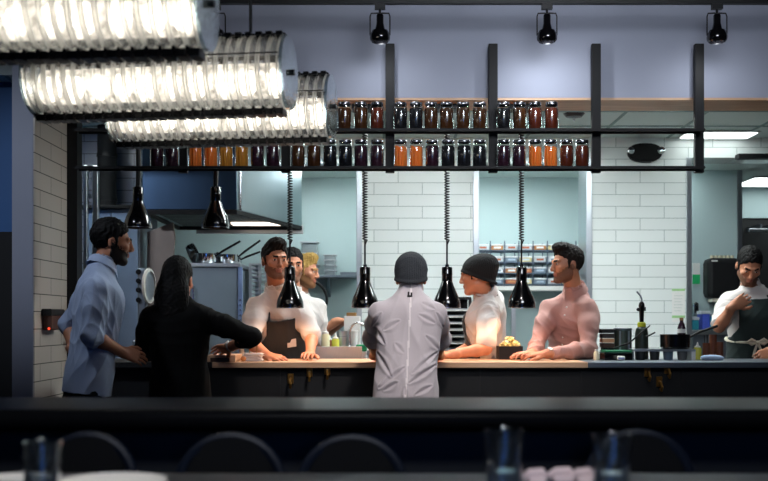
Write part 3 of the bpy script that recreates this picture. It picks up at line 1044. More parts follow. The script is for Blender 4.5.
# wire shelving with small boxes, in the opening behind the pink shirt
DW = 9.95
t = thing('wire_shelving', 'pale wire shelving full of small boxes in the back room', 'shelving', (PX(530, DW), DW + .15, 0))
levels = [(250, 242), (262, 252), (273, 264), (284, 275)]
lz = [PZ(l[0], DW) for l in levels]
xa_, xb_ = PX(476, DW), PX(590, DW)
m_wire = mat('blue_grey_wire', '#5c6b7c', .4, metal=.4)
for i in range(9):
    x = xa_ + (xb_ - xa_) * i / 8
    for y in (DW - .01, DW + .3):
        G().cyl((x, y, lz[-1] - .04), (x, y, PZ(241, DW)), .0055, n=6).build('upright', m_wire, t)
for z in lz:
    g = G()
    g.box((xa_, DW - .012, z - .008), (xb_, DW - .004, z))
    g.box((xa_, DW + .295, z - .008), (xb_, DW + .302, z))
    for k in range(20):
        y = DW + .015 * k
        g.box((xa_, y, z - .003), (xb_, y + .003, z))
    g.build('wire_shelf', m_wire, t, smooth=False)
G().box((xa_, DW - .03, lz[-1] - .06), (xb_, Da - .0, lz[-1] - .02)).build('base_board', M['whiteplastic'], t)
for px in (515, 482, 580):
    G().box((PX(px, DW) - .02, DW + .1, 0), (PX(px, DW) + .02, DW + .14, lz[-1] - .06)).build('leg', M['steel'], t)
m_boxes = [mat('box_' + h[1:], h, .5) for h in ('#e6ebee', '#cfd8de', '#aebfd0', '#c98a5a', '#e9d9a0', '#7d8ea0', '#b6694a', '#dfe5e6')]
bnames = ['white', 'pale grey', 'pale blue', 'tan', 'cream', 'slate', 'rust', 'off-white']
rnd = random.Random(11)
tier = ['top', 'second', 'third', 'bottom']
box_proto = {}
for r, z in enumerate(lz):
    for c_ in range(8):
        wd = (xb_ - xa_) / 8
        x = xa_ + wd * (c_ + .5)
        k = rnd.choice([0, 0, 1, 2, 7, 7, 0, 1, 3, 4, 5, 6])
        lab = '%s tub on %s tier of the wire shelving, %s column' % (bnames[k], tier[r], ['first', 'second', 'third', 'fourth', 'fifth', 'sixth', 'seventh', 'eighth'][c_])
        loc = (x, DW + .1, z + .0005)
        if k in box_proto:
            dup(box_proto[k], loc, lab)
            continue
        tb = thing('storage_tub', lab, 'tub', loc, 'small tubs on the wire shelving')
        hw = wd / 2 - .012
        G().box((x - hw, DW + .0, z + .0005), (x + hw, DW + .2, z + .042)).build('tub_body', m_boxes[k], tb, bevel=.006)
        G().box((x - hw - .004, DW - .004, z + .042), (x + hw + .004, DW + .204, z + .055)).build('lid', m_boxes[0], tb, bevel=.003)
        G().box((x - hw * .6, DW - .0015, z + .014), (x + hw * .6, DW - .0002, z + .032)).build('tag', m_boxes[(k + 5) % 8], tb)
        box_proto[k] = tb

# dark tray of chips on the pass between apron man and pink shirt
DC = 6.78
t = thing('chip_tray', 'black container full of pale yellow chips by the pink shirt', 'tray', (PX(513, DC), DC, CT))
zc_ = PZ(346, DC)
g = G()
xa_, xb_ = PX(498, DC), PX(521.5, DC)
g.box((xa_, DC - .07, CT + .001), (xb_, DC - .062, zc_)); g.box((xa_, DC + .1, CT + .001), (xb_, DC + .108, zc_))
g.box((xa_, DC - .062, CT + .001), (xa_ + .008, DC + .1, zc_)); g.box((xb_ - .008, DC - .062, CT + .001), (xb_, DC + .1, zc_))
g.box((xa_ + .008, DC - .062, CT + .001), (xb_ - .008, DC + .1, zc_ - .02))
g.build('container', M['black'], t)
m_chip = mat('potato_chip', '#e6d079', .5, hex2='#f3e7b0', scale=30)
g = G()
rnd = random.Random(4)
for i in range(150):
    a = rnd.random() * 6.28
    rr = math.sqrt(rnd.random())
    cx = PX(510, DC) + .06 * rr * math.cos(a)
    cy = DC + .02 + .062 * rr * math.sin(a)
    cz = zc_ - .015 + rnd.random() * .085 * (1 - rr * .75)
    R = Matrix.Rotation(rnd.random() * 6, 3, 'Z') @ Matrix.Rotation(rnd.uniform(-.9, .9), 3, 'X')
    vs, n_ = [], 8
    for k in range(n_):
        th = 6.283 * k / n_
        q = Vector((.017 * math.cos(th), .013 * math.sin(th), .005 * math.cos(2 * th)))
        vs.append(Vector((cx, cy, cz)) + R @ q)
    top = [v + R @ Vector((0, 0, .0022)) for v in vs]
    g.add(vs + top, [tuple(range(n_ - 1, -1, -1)), tuple(range(n_, 2 * n_))] + [(k, (k + 1) % n_, n_ + (k + 1) % n_, n_ + k) for k in range(n_)])
o = g.build('chips', m_chip, t)
o['kind'] = 'stuff'

# ------------------------------------------------------------------ right end of the pass
DI = 6.68
t = thing('insert_rail', 'steel rail holding small dark pots on the right of the pass', 'rail', (PX(662, DI), DI, CT))
zr = PZ(349, DI)
xa_, xb_ = PX(631, DI), PX(693, DI)
g = G()
g.box((xa_, DI - .06, zr - .014), (xb_, DI - .05, zr)); g.box((xa_, DI + .07, zr - .012), (xb_, DI + .075, zr))
g.box((xa_, DI + .03, zr - .008), (xb_, DI + .07, zr))
for x in (xa_, PX(646.5, DI), PX(660.5, DI), PX(674.5, DI), xb_ - .01):
    g.box((x, DI - .05, zr - .012), (x + .008, DI + .03, zr))
g.build('top_frame', M['steel'], t, smooth=False)
g = G()
g.box((xa_, DI - .05, CT + .0005), (xa_ + .008, DI + .07, zr - .012))
g.build('end_panel', M['steel'], t, smooth=False)
g = G().box((xb_ - .024, DI - .055, CT + .0005), (xb_, DI + .07, zr - .014))
g.build('end_panel', M['whiteplastic'], t, smooth=False)
pots = [(640, 'black_plastic', '#1d1e21'), (654, 'dark', '#2a2c2e'), (667.5, 'blue', '#5c7286'), (681.5, 'grey', '#5d6164')]
names = ['black round pot, first in the steel rail', 'black round pot with pale writing-like scuffs in the steel rail', 'blue-grey round pot in the steel rail', 'grey round pot at the end of the steel rail']
names[1] = 'black round pot, second in the steel rail'
for (px, nm, h), lb in zip(pots, names):
    x = PX(px, DI)
    tt = thing('sauce_pot', lb, 'pot', (x, DI - .015, CT + .0005), 'pots in the steel rail')
    r = .032
    G().lathe([(0, 0), (r * .86, 0), (r, PZ(351, DI) - CT), (r * .93, PZ(351, DI) - CT), (r * .8, .008), (0, .008)], (x, DI - .015, CT + .0005), n=20).build('pot_body', mat('pot_' + nm, h, .4), tt)
    G().lathe([(r * .95, .052), (r + .003, .054), (r + .003, .058), (r * .95, .059)], (x, DI - .015, CT + .0005), n=20).build('rim', M['darksteel'], tt)

def handled_pan(px, D, zb, r, h, hv, label, m, name='frying_pan'):
    x = PX(px, D)
    t = thing(name, label, 'pan', (x, D, zb))
    G().lathe([(0, .001), (r * .9, .001), (r, .012), (r * 1.02, h), (r * .99, h), (r * .96, .016), (0, .012)], (x, D, zb), n=30).build('pan_body', m, t)
    d = Vector(hv)
    s = Vector((d.x, d.y, 0)).normalized()
    p0 = Vector((x, D, zb + h * .75)) + s * r * .98
    G().tube([p0, p0 + d * .4 + Vector((0, 0, .008)), p0 + d], [.007, .008, .009], 8).build('handle', M['black'], t)
    return t
handled_pan(675, DI + .02, zr + .0005, .092, PZ(334.5, DI) - zr, (.2, .05, .075), 'black frying pan on the steel rail, handle towards the right cook', M['blackgloss'])
# green board, packets
t = thing('cutting_board', 'green cutting board lying before the steel rail, over dark boxes', 'board', (PX(617, 6.68), 6.68, CT + .03))
R = Matrix.Rotation(-.05, 3, 'Y')
zg = PZ(352, 6.68)
G().box((PX(603, 6.68), 6.6, zg), (PX(629, 6.68), 6.78, zg + .012)).build('board', M['green'], t, bevel=.004)
G().cyl((PX(604.5, 6.68), 6.7, zg + .012), (PX(604.5, 6.68), 6.7, zg + .0125), .008, n=14).build('hole_ring', M['black'], t)
t = thing('dark_tub', 'black tub under the green cutting board beside the pink sleeve', 'tub', (PX(615, 6.68), 6.68, CT))
G().box((PX(602.5, 6.68), 6.61, CT + .0005), (PX(630, 6.68), 6.77, zg - .006)).build('tub_body', M['blackgloss'], t, bevel=.004)
G().box((PX(602, 6.68), 6.605, zg - .006), (PX(630.5, 6.68), 6.775, zg - .0005)).build('rim', mat('dark_green', '#12362c', .5), t)
t = thing('white_packet', 'small white packet shining in front of the black tub', 'packet', (PX(621, 6.56), 6.56, CT))
G().box((PX(617, 6.56), 6.55, CT + .0005), (PX(625, 6.56), 6.575, CT + .028)).build('wrap', M['whiteplastic'], t, bevel=.008)
G().box((PX(618, 6.56), 6.548, CT + .008), (PX(624, 6.56), 6.5495, CT + .018)).build('band', mat('lilac', '#a9b1dc', .4), t)
m_olive = mat('dark_olive_steel', '#5a6058', .35, metal=.5, vary=.3)
t = thing('tall_pot', 'dark steel stock pot with pale seams left of the blowtorch', 'pot', (PX(624, 6.95), 6.86, CT))
x = PX(622.5, 6.84)
Hh = PZ(328.5, 6.84) - CT
G().lathe([(0, .001), (.054, .001), (.056, .01), (.056, Hh), (.053, Hh), (.052, .012), (0, .012)], (x, 6.83, CT), n=30).build('pot_body', m_olive, t)
G().lathe([(.056, Hh - .012), (.059, Hh - .006), (.058, Hh + .002), (.054, Hh)], (x, 6.83, CT), n=30).build('rim', M['darksteel'], t)
g = G()
for a in (-1.1, -2.1):
    p = Vector((x + .057 * math.cos(a), 6.83 + .057 * math.sin(a), 0))
    g.box((p.x - .006, p.y - .004, CT + .012), (p.x + .006, p.y + .004, CT + Hh - .015))
g.build('seam', M['steel'], t)
# blowtorch
t = thing('blowtorch', 'black blowtorch with yellow collar and bent nozzle against white tiles', 'blowtorch', (PX(639, 6.76), 6.83, CT))
x, y = PX(642, 6.8), 6.81
zz = lambda py: PZ(py, 6.8)
G().lathe([(0, .001), (.041, .001), (.042, .012), (.042, zz(334) - CT), (.036, zz(328.5) - CT), (.018, zz(326) - CT), (0, zz(326) - CT)], (x, y, CT), n=26).build('gas_canister', mat('canister', '#26302a', .3, metal=.3, hex2='#525a50', scale=20), t)
G().lathe([(.018, zz(327.5) - CT), (.027, zz(326.5) - CT), (.027, zz(323) - CT), (.02, zz(322) - CT), (.0, zz(322) - CT)], (x, y, CT), n=22).build('collar', mat('yellow_plastic', '#c9cf2a', .4), t)
G().lathe([(.013, zz(323) - CT), (.015, zz(316) - CT), (.016, zz(308) - CT), (.02, zz(306) - CT), (.016, zz(303) - CT), (.009, zz(301.5) - CT), (0, zz(301) - CT)], (x, y, CT), n=18).build('valve_body', M['blackgloss'], t)
g = G().ball((x - .022, y - .01, zz(309.5)), (.014, .012, .012), 12, 8)
g.box((x + .012, y - .006, zz(311)), (x + .026, y + .006, zz(307)))
g.build('trigger', M['black'], t)
G().tube([(x, y, zz(303)), (x + .001, y, zz(299)), (x - .006, y, zz(296)), (x - .03, y, zz(291.5))], [.005, .005, .005, .006], 10).build('nozzle', M['darksteel'], t)
# tongs leaning
o = G().tube([P(612, 349, 6.66), P(629, 343, 6.68), P(650, 325.5, 6.72)], [.004, .006, .004], 8).build('steel_tongs', M['blacksteel'], origin=P(630, 340, 6.68))
tag(o, 'dark kitchen tongs leaning across pot and blowtorch', 'tongs')
o = G().tube([P(646, 337, 6.66), P(655, 332.5, 6.69)], [.005, .005], 8).build('spoon_handle', M['blacksteel'], origin=P(650, 335, 6.68))
o.name = 'black_spoon'
tag(o, 'short black spoon handle poking out right of the blowtorch', 'spoon')
WLOC[o.name] = P(650, 335, 6.68)
# stack of dark books/slates + bits beside the pink sleeve
t = thing('tray_stack', 'reddish brown tray under a black lid beside the pink sleeve', 'tray', (PX(606, 6.85), 6.85, CT))
for i, (y0, y1, h) in enumerate(((343, 347.5, '#4a2a20'), (338.5, 342.5, '#c98f6a'), (333.5, 338, '#2b1c18'))):
    G().box((PX(601, 6.83), 6.78, PZ(y1, 6.83)), (PX(613, 6.83), 6.88, PZ(y0, 6.83))).build('tray_layer', mat('layer' + h[1:], h, .5), t, bevel=.003)
G().box((PX(600, 6.83), 6.77, PZ(333, 6.83)), (PX(613.5, 6.83), 6.885, PZ(329, 6.83))).build('lid', M['black'], t, bevel=.004)
G().box((PX(602, 6.83), 6.79, CT + .0005), (PX(612.5, 6.83), 6.87, PZ(347.6, 6.83))).build('base', M['black'], t)
t = thing('cream_bottle', 'small cream bottle standing between pink sleeve and stock pot', 'bottle', (PX(611.5, 6.7), 6.7, CT))
t.location = (PX(611, 6.79), 6.79, CT)
t = None
o = bpy.data.objects['cream_bottle']
WLOC[o.name] = Vector(o.location)
x, y = PX(612, 6.735), 6.735
o.location = (x, y, CT); WLOC[o.name] = Vector((x, y, CT))
o.location = (PX(596.5, 6.6), 6.6, CT); WLOC[o.name] = Vector(o.location)
x, y = o.location.x, o.location.y
G().lathe([(0, .001), (.018, .001), (.018, .045), (.01, .058), (0, .058)], (x, y, CT), n=16).build('bottle_body', mat('cream', '#e6e0c2', .4), o)
G().lathe([(.0105, .056), (.0105, .068), (0, .069)], (x, y, CT), n=12).build('cap', M['whiteplastic'], o)
o['label'] = 'small cream bottle beside the pink sleeve on the pass'
# wine bottle shape, on the ledge behind
t = thing('sauce_bottle', 'dark red bottle with pale label and cork behind the frying pan', 'bottle', (PX(681, 6.87), 6.865, CT))
x, y = PX(681.5, 6.862), 6.862
t.location = (x, y, zr); WLOC[t.name] = Vector((x, y, zr))
zz = lambda py: PZ(py, 6.862)
t.location = (x, y, CT + .0005); WLOC[t.name] = Vector((x, y, CT + .0005))
G().lathe([(0, 0), (.025, 0), (.026, zz(328) - CT), (.018, zz(324) - CT), (.011, zz(322) - CT), (.011, zz(319.5) - CT), (0, zz(319.5) - CT)], (x, y, CT + .0005), n=20).build('bottle_body', mat('wine', '#2a1426', .15), t)
G().lathe([(.0262, zz(333) - CT), (.0262, zz(329) - CT)], (x, y, CT + .0005), n=20).build('label_band', M['whiteplastic'], t)
G().lathe([(.012, zz(320.5) - CT), (.013, zz(318) - CT), (0, zz(317.5) - CT)], (x, y, CT + .0005), n=14).build('stopper', mat('cork', '#8f6b42', .7), t)
# squeeze bottle, brown canisters, towel
squeeze(697.5, 6.72, 342, .024, '#c2bd2c', '#dcd95a', 'yellow-green squeeze bottle beside the brown canisters', CT)
m_brown = mat('brown_canister', '#6b3a24', .45, vary=.2)
for px, yt, yy, lb in ((706.5, 343, 6.72, 'short brown canister holding sticks beside the yellow-green bottle'), (713, 334.5, 6.76, 'taller brown canister between the two short ones'), (719.5, 342, 6.72, 'short brown canister nearest the right-hand cook')):
    x = PX(px, yy)
    t = thing('brown_canister', lb, 'canister', (x, yy, CT), 'brown canisters on the pass')
    h = PZ(yt, yy) - CT
    G().lathe([(0, .001), (.023, .001), (.024, h), (.0215, h), (.0205, .006), (0, .006)], (x, yy, CT), n=20).build('canister_body', m_brown, t)
    if px < 710:
        for k in (-1, 1):
            G().cyl((x + .004 * k, yy, CT + .008), (x + .009 * k - .004, yy + .004, CT + h + .05), .0028, n=6).build('stick', M['black'], t)
    else:
        G().lathe([(.0195, h - .006), (.0195, h - .002), (0, h - .001)], (x, yy, CT), n=20).build('filling', M['blackmatte'], t)
g = G()
g.tube([(PX(701, 6.5), 6.5, CT + .017), (PX(704, 6.5), 6.5, CT + .019), (PX(712, 6.52), 6.52, CT + .02), (PX(720, 6.5), 6.5, CT + .018), (PX(723.5, 6.5), 6.5, CT + .015)], [.012, .016, .0175, .016, .009], 12)
o = g.build('folded_towel', mat('blue_white_cloth', '#b8cbe6', .9, bump=.5, bscale=120), origin=(PX(712, 6.5), 6.5, CT))
tag(o, 'rolled pale blue towel lying on the steel end of the pass', 'towel')
# tiled pier: paper notices
t = thing('paper_notice', 'white paper notice with green bands taped to the tiled pier', 'notice', P(678, 305, Db - .003))
G().box(P(672, 322, Db - .004), P(685, 289, Db - .004) + Vector((0, .003, 0))).build('sheet', M['whiteplastic'], t, smooth=False)
m_lg = mat('green_ink', '#9fcf8e', .6)
G().box(P(672, 291, Db - .0055), P(685, 288.8, Db - .0055) + Vector((0, .001, 0))).build('heading', m_lg, t, smooth=False)
G().box(P(672, 318, Db - .0055), P(685, 315.5, Db - .0055) + Vector((0, .001, 0))).build('heading', m_lg, t, smooth=False)
g = G()
for i in range(6):
    g.box(P(674, 296 + i * 3, Db - .0052), P(674 + 9 - (i % 3), 295.5 + i * 3, Db - .0052) + Vector((0, .0008, 0)))
g.build('text', mat('grey_ink', '#c3ccc6', .7), t, smooth=False)
# emergency light on the pier
De = 8.96
t = thing('emergency_light', 'black oval emergency light with two lamps high on the tiled pier', 'emergency light', P(645, 152, De))
c = P(645, 152.5, Db - .05)
prof = []
n_ = 28
poly = []
for k in range(n_):
    a = 2 * math.pi * k / n_
    e = .75
    poly.append(c + Vector((.145 * math.copysign(abs(math.cos(a)) ** e, math.cos(a)), -.03, .078 * math.copysign(abs(math.sin(a)) ** .9, math.sin(a)))))
G().prism(poly, (0, .075, 0)).build('housing', mat('housing_black', '#0e0f10', .6, spec=.2), t, bevel=.02)
for s_ in (-1, 1):
    q = c + Vector((.128 * s_, -.04, .012))
    G().lathe([(0, .03), (.022, .03), (.03, .0), (.031, -.006), (.024, -.004), (0, .004)], q, (.25 * s_, 1, .05), 22).build('lamp', M['chrome'], t)
# smoke detector / dome on the kitchen ceiling
t = thing('ceiling_dome', 'small dark dome with a nozzle hanging at the kitchen ceiling by the last jar', 'sprinkler', (PX(574, 8.0), 8.0, Zc))
q = Vector((PX(574, 8.0), 8.0, Zc - .0062))
zz = PZ(113, 8.0)
G().cyl(q, (q.x, q.y, zz + .01), .012, n=12).build('stem', M['darksteel'], t)
G().lathe([(0, .02), (.08, .02), (.085, .0), (.06, -.03), (0, -.038)], (q.x, q.y, zz), n=28).build('dome', mat('dome', '#2b2023', .3), t)
G().lathe([(0, -.036), (.012, -.036), (.012, -.05), (.004, -.055), (.012, -.06), (0, -.062)], (q.x, q.y, zz), n=12).build('nozzle', M['chrome'], t)

# ------------------------------------------------------------------ wall by the right cook
DT = 9.8
t = thing('towel_dispenser', 'big black paper towel dispenser on the teal wall by the right cook', 'dispenser', P(718, 280, DT))
a, b = P(701.5, 299, DT), P(735, 259, DT)
G().box((a.x, DT - .2, a.z), (b.x, DT - .001, b.z)).build('cover', M['black'], t, bevel=.05)
G().box((a.x + .05, DT - .17, a.z - .03), (b.x - .06, DT - .02, a.z + .002)).build('paper', mat('paper', '#e9e2d0', .8), t, bevel=.006)
g = G().box((a.x + .03, DT - .205, b.z - .035), (a.x + .085, DT - .2005, b.z - .022))
g.build('badge', M['whiteplastic'], t)
for i in range(6):
    x = PX(709 + i * 4, DT)
    tt = thing('paper_roll', 'beige roll end on top of the black dispenser, %s of six' % ORD[i], 'roll', (x, DT - .09, b.z), 'beige rolls on top of the dispenser')
    G().cyl((x, DT - .09, b.z + .0005), (x, DT - .09, b.z + .026), .0165, n=14).build('roll', mat('beige%d' % i, '#c8bfa4', .8), tt)
    G().cyl((x, DT - .09, b.z + .026), (x, DT - .09, b.z + .0265), .006, n=10).build('core', M['blackmatte'], tt)
t = thing('green_sign', 'white and green first-aid style sign beside the black dispenser', 'sign', P(696, 275, DT))
t['label'] = 'white card with green lower half beside the black dispenser'
G().box(P(692.5, 284, DT - .006), P(700, 263, DT - .006) + Vector((0, .005, 0))).build('card', M['whiteplastic'], t, smooth=False)
G().box(P(692.5, 284, DT - .0075), P(700, 274.5, DT - .0075) + Vector((0, .0013, 0))).build('green_field', mat('sign_green', '#19b56a', .5), t, smooth=False)
# counter with blue and teal boxes below the dispenser
t = thing('back_counter', 'steel back counter below the black dispenser with tubs on it', 'counter', (PX(718, 9.3), 9.5, 0))
zb_ = PZ(330, 9.25)
G().box((PX(692.5, 9.25), 9.25, zb_ - .04), (PX(790, 9.25), 9.79, zb_)).build('worktop', M['steel'], t, bevel=.004)
G().box((PX(692.5, 9.25) + .02, 9.3, .1), (PX(790, 9.25), 9.78, zb_ - .04)).build('body', M['darksteel'], t, smooth=False)
for px0, px1, yt, h, lb in ((692.5, 699, 317, '#38a7bf', 'teal tub at the corner of the back counter'), (702, 710, 311, '#4a60c8', 'blue tub in the middle of the back counter'), (711, 718, 313, '#35b0c4', 'turquoise tub beside the blue one on back counter')):
    tt = thing('plastic_tub', lb, 'tub', (PX((px0 + px1) / 2, 9.4), 9.4, zb_), 'coloured tubs on the back counter')
    G().box((PX(px0, 9.35), 9.35, zb_ + .0005), (PX(px1, 9.35), 9.5, PZ(yt + 3, 9.35))).build('tub_body', mat('tub' + h[1:], h, .35, vary=.2), tt, bevel=.008)
    G().box((PX(px0, 9.35) - .003, 9.345, PZ(yt + 3, 9.35)), (PX(px1, 9.35) + .003, 9.505, PZ(yt, 9.35))).build('lid', m_boxes[1], tt, bevel=.003)
t = thing('wall_hook_rail', 'small chrome soap dispenser fixed to the wall over the teal tub', 'dispenser', P(696, 308, DT))
t.name = 'soap_dispenser'; WLOC['soap_dispenser'] = P(696, 308, DT)
G().box(P(693.5, 316, DT - .07), P(699, 303, DT - .07) + Vector((0, .0695, 0))).build('body', M['chrome'], t, bevel=.008)
G().ball(P(696, 304, DT - .075), .018, 12, 8).build('knob', M['blackgloss'], t)
# wall bar in the dark doorway
t = thing('wall_bar', 'pale horizontal bar in the dark doorway above the right cook', 'bar', P(760, 230, 10.6))
G().box(P(749, 232, 10.6), P(775, 228.5, 10.6) + Vector((0, .05, 0))).build('bar', M['steel'], t, bevel=.005)
for px in (760, 771):
    G().box(P(px, 229, 10.62), P(px + 2, 224, 10.62) + Vector((0, .4, 0))).build('bracket', M['darksteel'], t)

# ------------------------------------------------------------------ ticket corner on the pass, by the woman
DB = 6.42
t = thing('serving_board', 'thick wooden serving board on the counter under the woman\'s hand', 'board', (PX(224, DB), DB, CT))
t['label'] = 'thick pale wooden board on the counter beside the dark-haired woman'
zt_ = PZ(354.5, DB)
G().box((PX(210, DB), 6.31, CT + .0005), (PX(238, DB), 6.62, zt_)).build('board', m_pass, t, bevel=.004)
G().box((PX(210, DB) + .02, 6.309, CT + .001), (PX(232, DB), 6.3105, zt_ - .016)).build('dark_front', mat('dark_wood', '#3a2a20', .5), t, smooth=False)
t = thing('ticket_printer', 'white ticket printer block with papers behind the wooden board', 'printer', (PX(252, 6.5), 6.5, CT))
t['label'] = 'white paper pile with two spikes on the pass by the wooden board'
t.name = 'ticket_spike'; WLOC['ticket_spike'] = Vector((PX(252, 6.5), 6.5, CT))
rnd = random.Random(9)
g = G()
for i in range(14):
    z = CT + .001 + i * .0035
    dx, dy = rnd.uniform(-.012, .012), rnd.uniform(-.012, .012)
    R = Matrix.Rotation(rnd.uniform(-.25, .25), 3, 'Z')
    g.box((PX(245, 6.5) + dx, 6.44 + dy, z), (PX(262, 6.5) + dx, 6.53 + dy, z + .0028), R)
g.build('ticket_pile', mat('ticket_paper', '#e9e6e4', .8), t, smooth=False)
for px in (249.5, 257):
    G().cyl((PX(px, 6.5), 6.49, CT + .002), (PX(px, 6.5), 6.49, PZ(336, 6.5)), .0026, n=8).build('spike', M['brass'], t)
G().box((PX(243, 6.5), 6.43, CT + .0003), (PX(264, 6.5), 6.54, CT + .001)).build('base', M['black'], t)
t = thing('pepper_grinder', 'small clear grinder with dark cap beside the paper spikes', 'grinder', (PX(240.5, 6.5), 6.5, CT))
x, y = PX(241.5, 6.7), 6.7
t.location = (x, y, CT + .0005); WLOC[t.name] = Vector((x, y, CT + .0005))
zz = lambda py: PZ(py, 6.7) - CT
G().lathe([(0, 0), (.016, 0), (.016, zz(345)), (.018, zz(344)), (0, zz(344))], (x, y, CT + .0005), n=16).build('grinder_body', M['steel'], t)
G().lathe([(.0165, zz(344)), (.0165, zz(341)), (.012, zz(339.5)), (0, zz(339))], (x, y, CT + .0005), n=16).build('cap', M['black'], t)
o = G().ball((PX(243.5, 6.39), 6.39, CT + .017), (.018, .014, .0165), 14, 9).build('bread_roll', mat('bread', '#a5602f', .6, hex2='#d39a62', scale=40), origin=(PX(243.5, 6.39), 6.39, CT))
tag(o, 'small brown bread piece between board and paper pile', 'bread')
# things under the counter edge
t = thing('wall_device', 'dark wall device with a small red light on the tiled reveal', 'device', (XL, 6.75, 1.25))
D6 = 6.72
G().box((XL + .0005, 6.6, PZ(330, D6)), (XL + .06, 6.84, PZ(313, D6))).build('body', mat('device_brown', '#3a2119', .5, hex2='#5c3222', scale=9), t, bevel=.01)
G().box((XL + .0005, 6.58, PZ(316, D6)), (XL + .065, 6.86, PZ(309, D6))).build('top_cover', M['black'], t, bevel=.008)
G().cyl((XL + .045, 6.597, PZ(328.5, D6)), (XL + .045, 6.592, PZ(328.5, D6)), .007, n=12).build('indicator', emat('red_led', '#ff4a30', 2.0), t)
def hook(px, py, label):
    x, z = PX(px, 6.3), PZ(py, 6.3)
    t = thing('coat_hook', label, 'hook', (x, 6.34, z), 'brass coat hooks on the dark counter front')
    G().box((x - .018, 6.3355, z - .03), (x + .018, 6.3495, z + .03)).build('back_plate', M['brass'], t, bevel=.003)
    G().tube([(x, 6.336, z), (x, 6.30, z - .005), (x + .004, 6.285, z - .03), (x + .002, 6.295, z - .05), (x, 6.31, z - .04)], .008, 8).build('prong', M['brass'], t)
for px, py, lb in ((290, 379, 'brass coat hook on the dark counter front, farthest from the grey shirt of its three'), (309, 372, 'brass coat hook on the counter front, middle one of three beside the grey shirt'), (327, 370, 'brass coat hook on the counter front, closest to the grey shirt of its three'),
                   (649, 372, 'brass coat hook on the counter front below the blowtorch'), (669, 369, 'brass coat hook on the counter front below the frying pan'), (661, 382, 'brass coat hook hanging lowest on the counter front, between two higher ones')):
    hook(px, py, lb)

# ------------------------------------------------------------------ foreground table and glasses
ZT = .895
t = thing('dining_table', 'dark table in the blurred foreground carrying the glasses', 'table', (0, 1.9, 0))
G().box((-1.3, 1.5, ZT - .04), (1.3, 2.42, ZT)).build('tabletop', mat('dark_table', '#26282d', .35, vary=.3), t, bevel=.006)
for x in (-1.1, 1.1):
    for y in (1.6, 2.3):
        G().box((x - .03, y - .03, 0), (x + .03, y + .03, ZT - .04)).build('leg', M['blackmatte'], t)
m_tumbler = glassmat('tumbler_glass', '#f3f6f8', .02, edge=.72)
def tumbler(px0, px1, ytop, label, D=2.0):
    x = PX((px0 + px1) / 2, D)
    r = (px1 - px0) / 2 / F * D
    h = PZ(ytop, D) - ZT
    t = thing('water_glass', label, 'glass', (x, D, ZT), 'water glasses in the foreground')
    G().lathe([(0, .0005), (r * .8, .0005), (r * .86, .006), (r * 1.0, h - .001), (r * .985, h), (r * .965, h - .001), (r * .83, .014), (0, .011)], (x, D, ZT), n=36).build('glass_wall', m_tumbler, t)
    G().lathe([(0, .0125), (r * .825, .0145), (r * .9, h * .45), (0, h * .45)], (x, D, ZT), n=36).build('water', glassmat('water_' + str(int(px0)), '#dfe8f0', .01, edge=.3), t)
    return t
tumbler(23, 62, 441, 'blurred water glass beside white plates in the bottom corner')
tumbler(484, 523, 429, 'blurred taller water glass beside the rolled napkins')
tumbler(592, 631, 434, 'blurred water glass behind the rolled napkins')
m_plate = mat('porcelain', '#d9d3ca', .3, vary=.04)
def plate(px, D, r, label):
    x = PX(px, D)
    t = thing('plate', label, 'plate', (x, D, ZT), 'white plates on the foreground table')
    G().lathe([(0, .004), (r * .6, .004), (r * .62, .0), (r * .66, .0), (r * .7, .006), (r, .02), (r * .995, .023), (r * .7, .011), (0, .009)], (x, D, ZT + .0005), n=44).build('dish', m_plate, t)
    G().lathe([(r * .985, .0195), (r * 1.003, .0205), (r * .99, .0235), (r * .98, .022)], (x, D, ZT + .0005), n=44).build('rim', m_plate, t)
plate(18, 2.2, .06, 'white side plate behind the water glass in the bottom corner')
plate(112, 2.15, .11, 'large white plate near the bottom edge beside the water glass')
m_nap = mat('napkin', '#c9b4b4', .9, bump=.4, bscale=60)
for i, (px, D, w, lb) in enumerate(((536, 2.2, .045, 'rolled pinkish napkin nearest the taller water glass'), (562, 2.22, .05, 'rolled pinkish napkin in the middle between two glasses'), (583, 2.21, .04, 'rolled pinkish napkin touching the shorter water glass'))):
    x = PX(px, D)
    g = G().tube([(x - w / 2, D, ZT + .019), (x - w / 4, D - .004, ZT + .022), (x + w / 4, D + .003, ZT + .023), (x + w / 2, D, ZT + .018)], [.012, .018, .0185, .011], 12)
    g.tube([(x - w / 2 + .006, D - .024, ZT + .014), (x + w / 3, D - .026, ZT + .015)], [.01, .0125], 10)
    o = g.build('napkin', m_nap, origin=(x, D, ZT))
    tag(o, lb, 'napkin', 'rolled napkins on the foreground table')
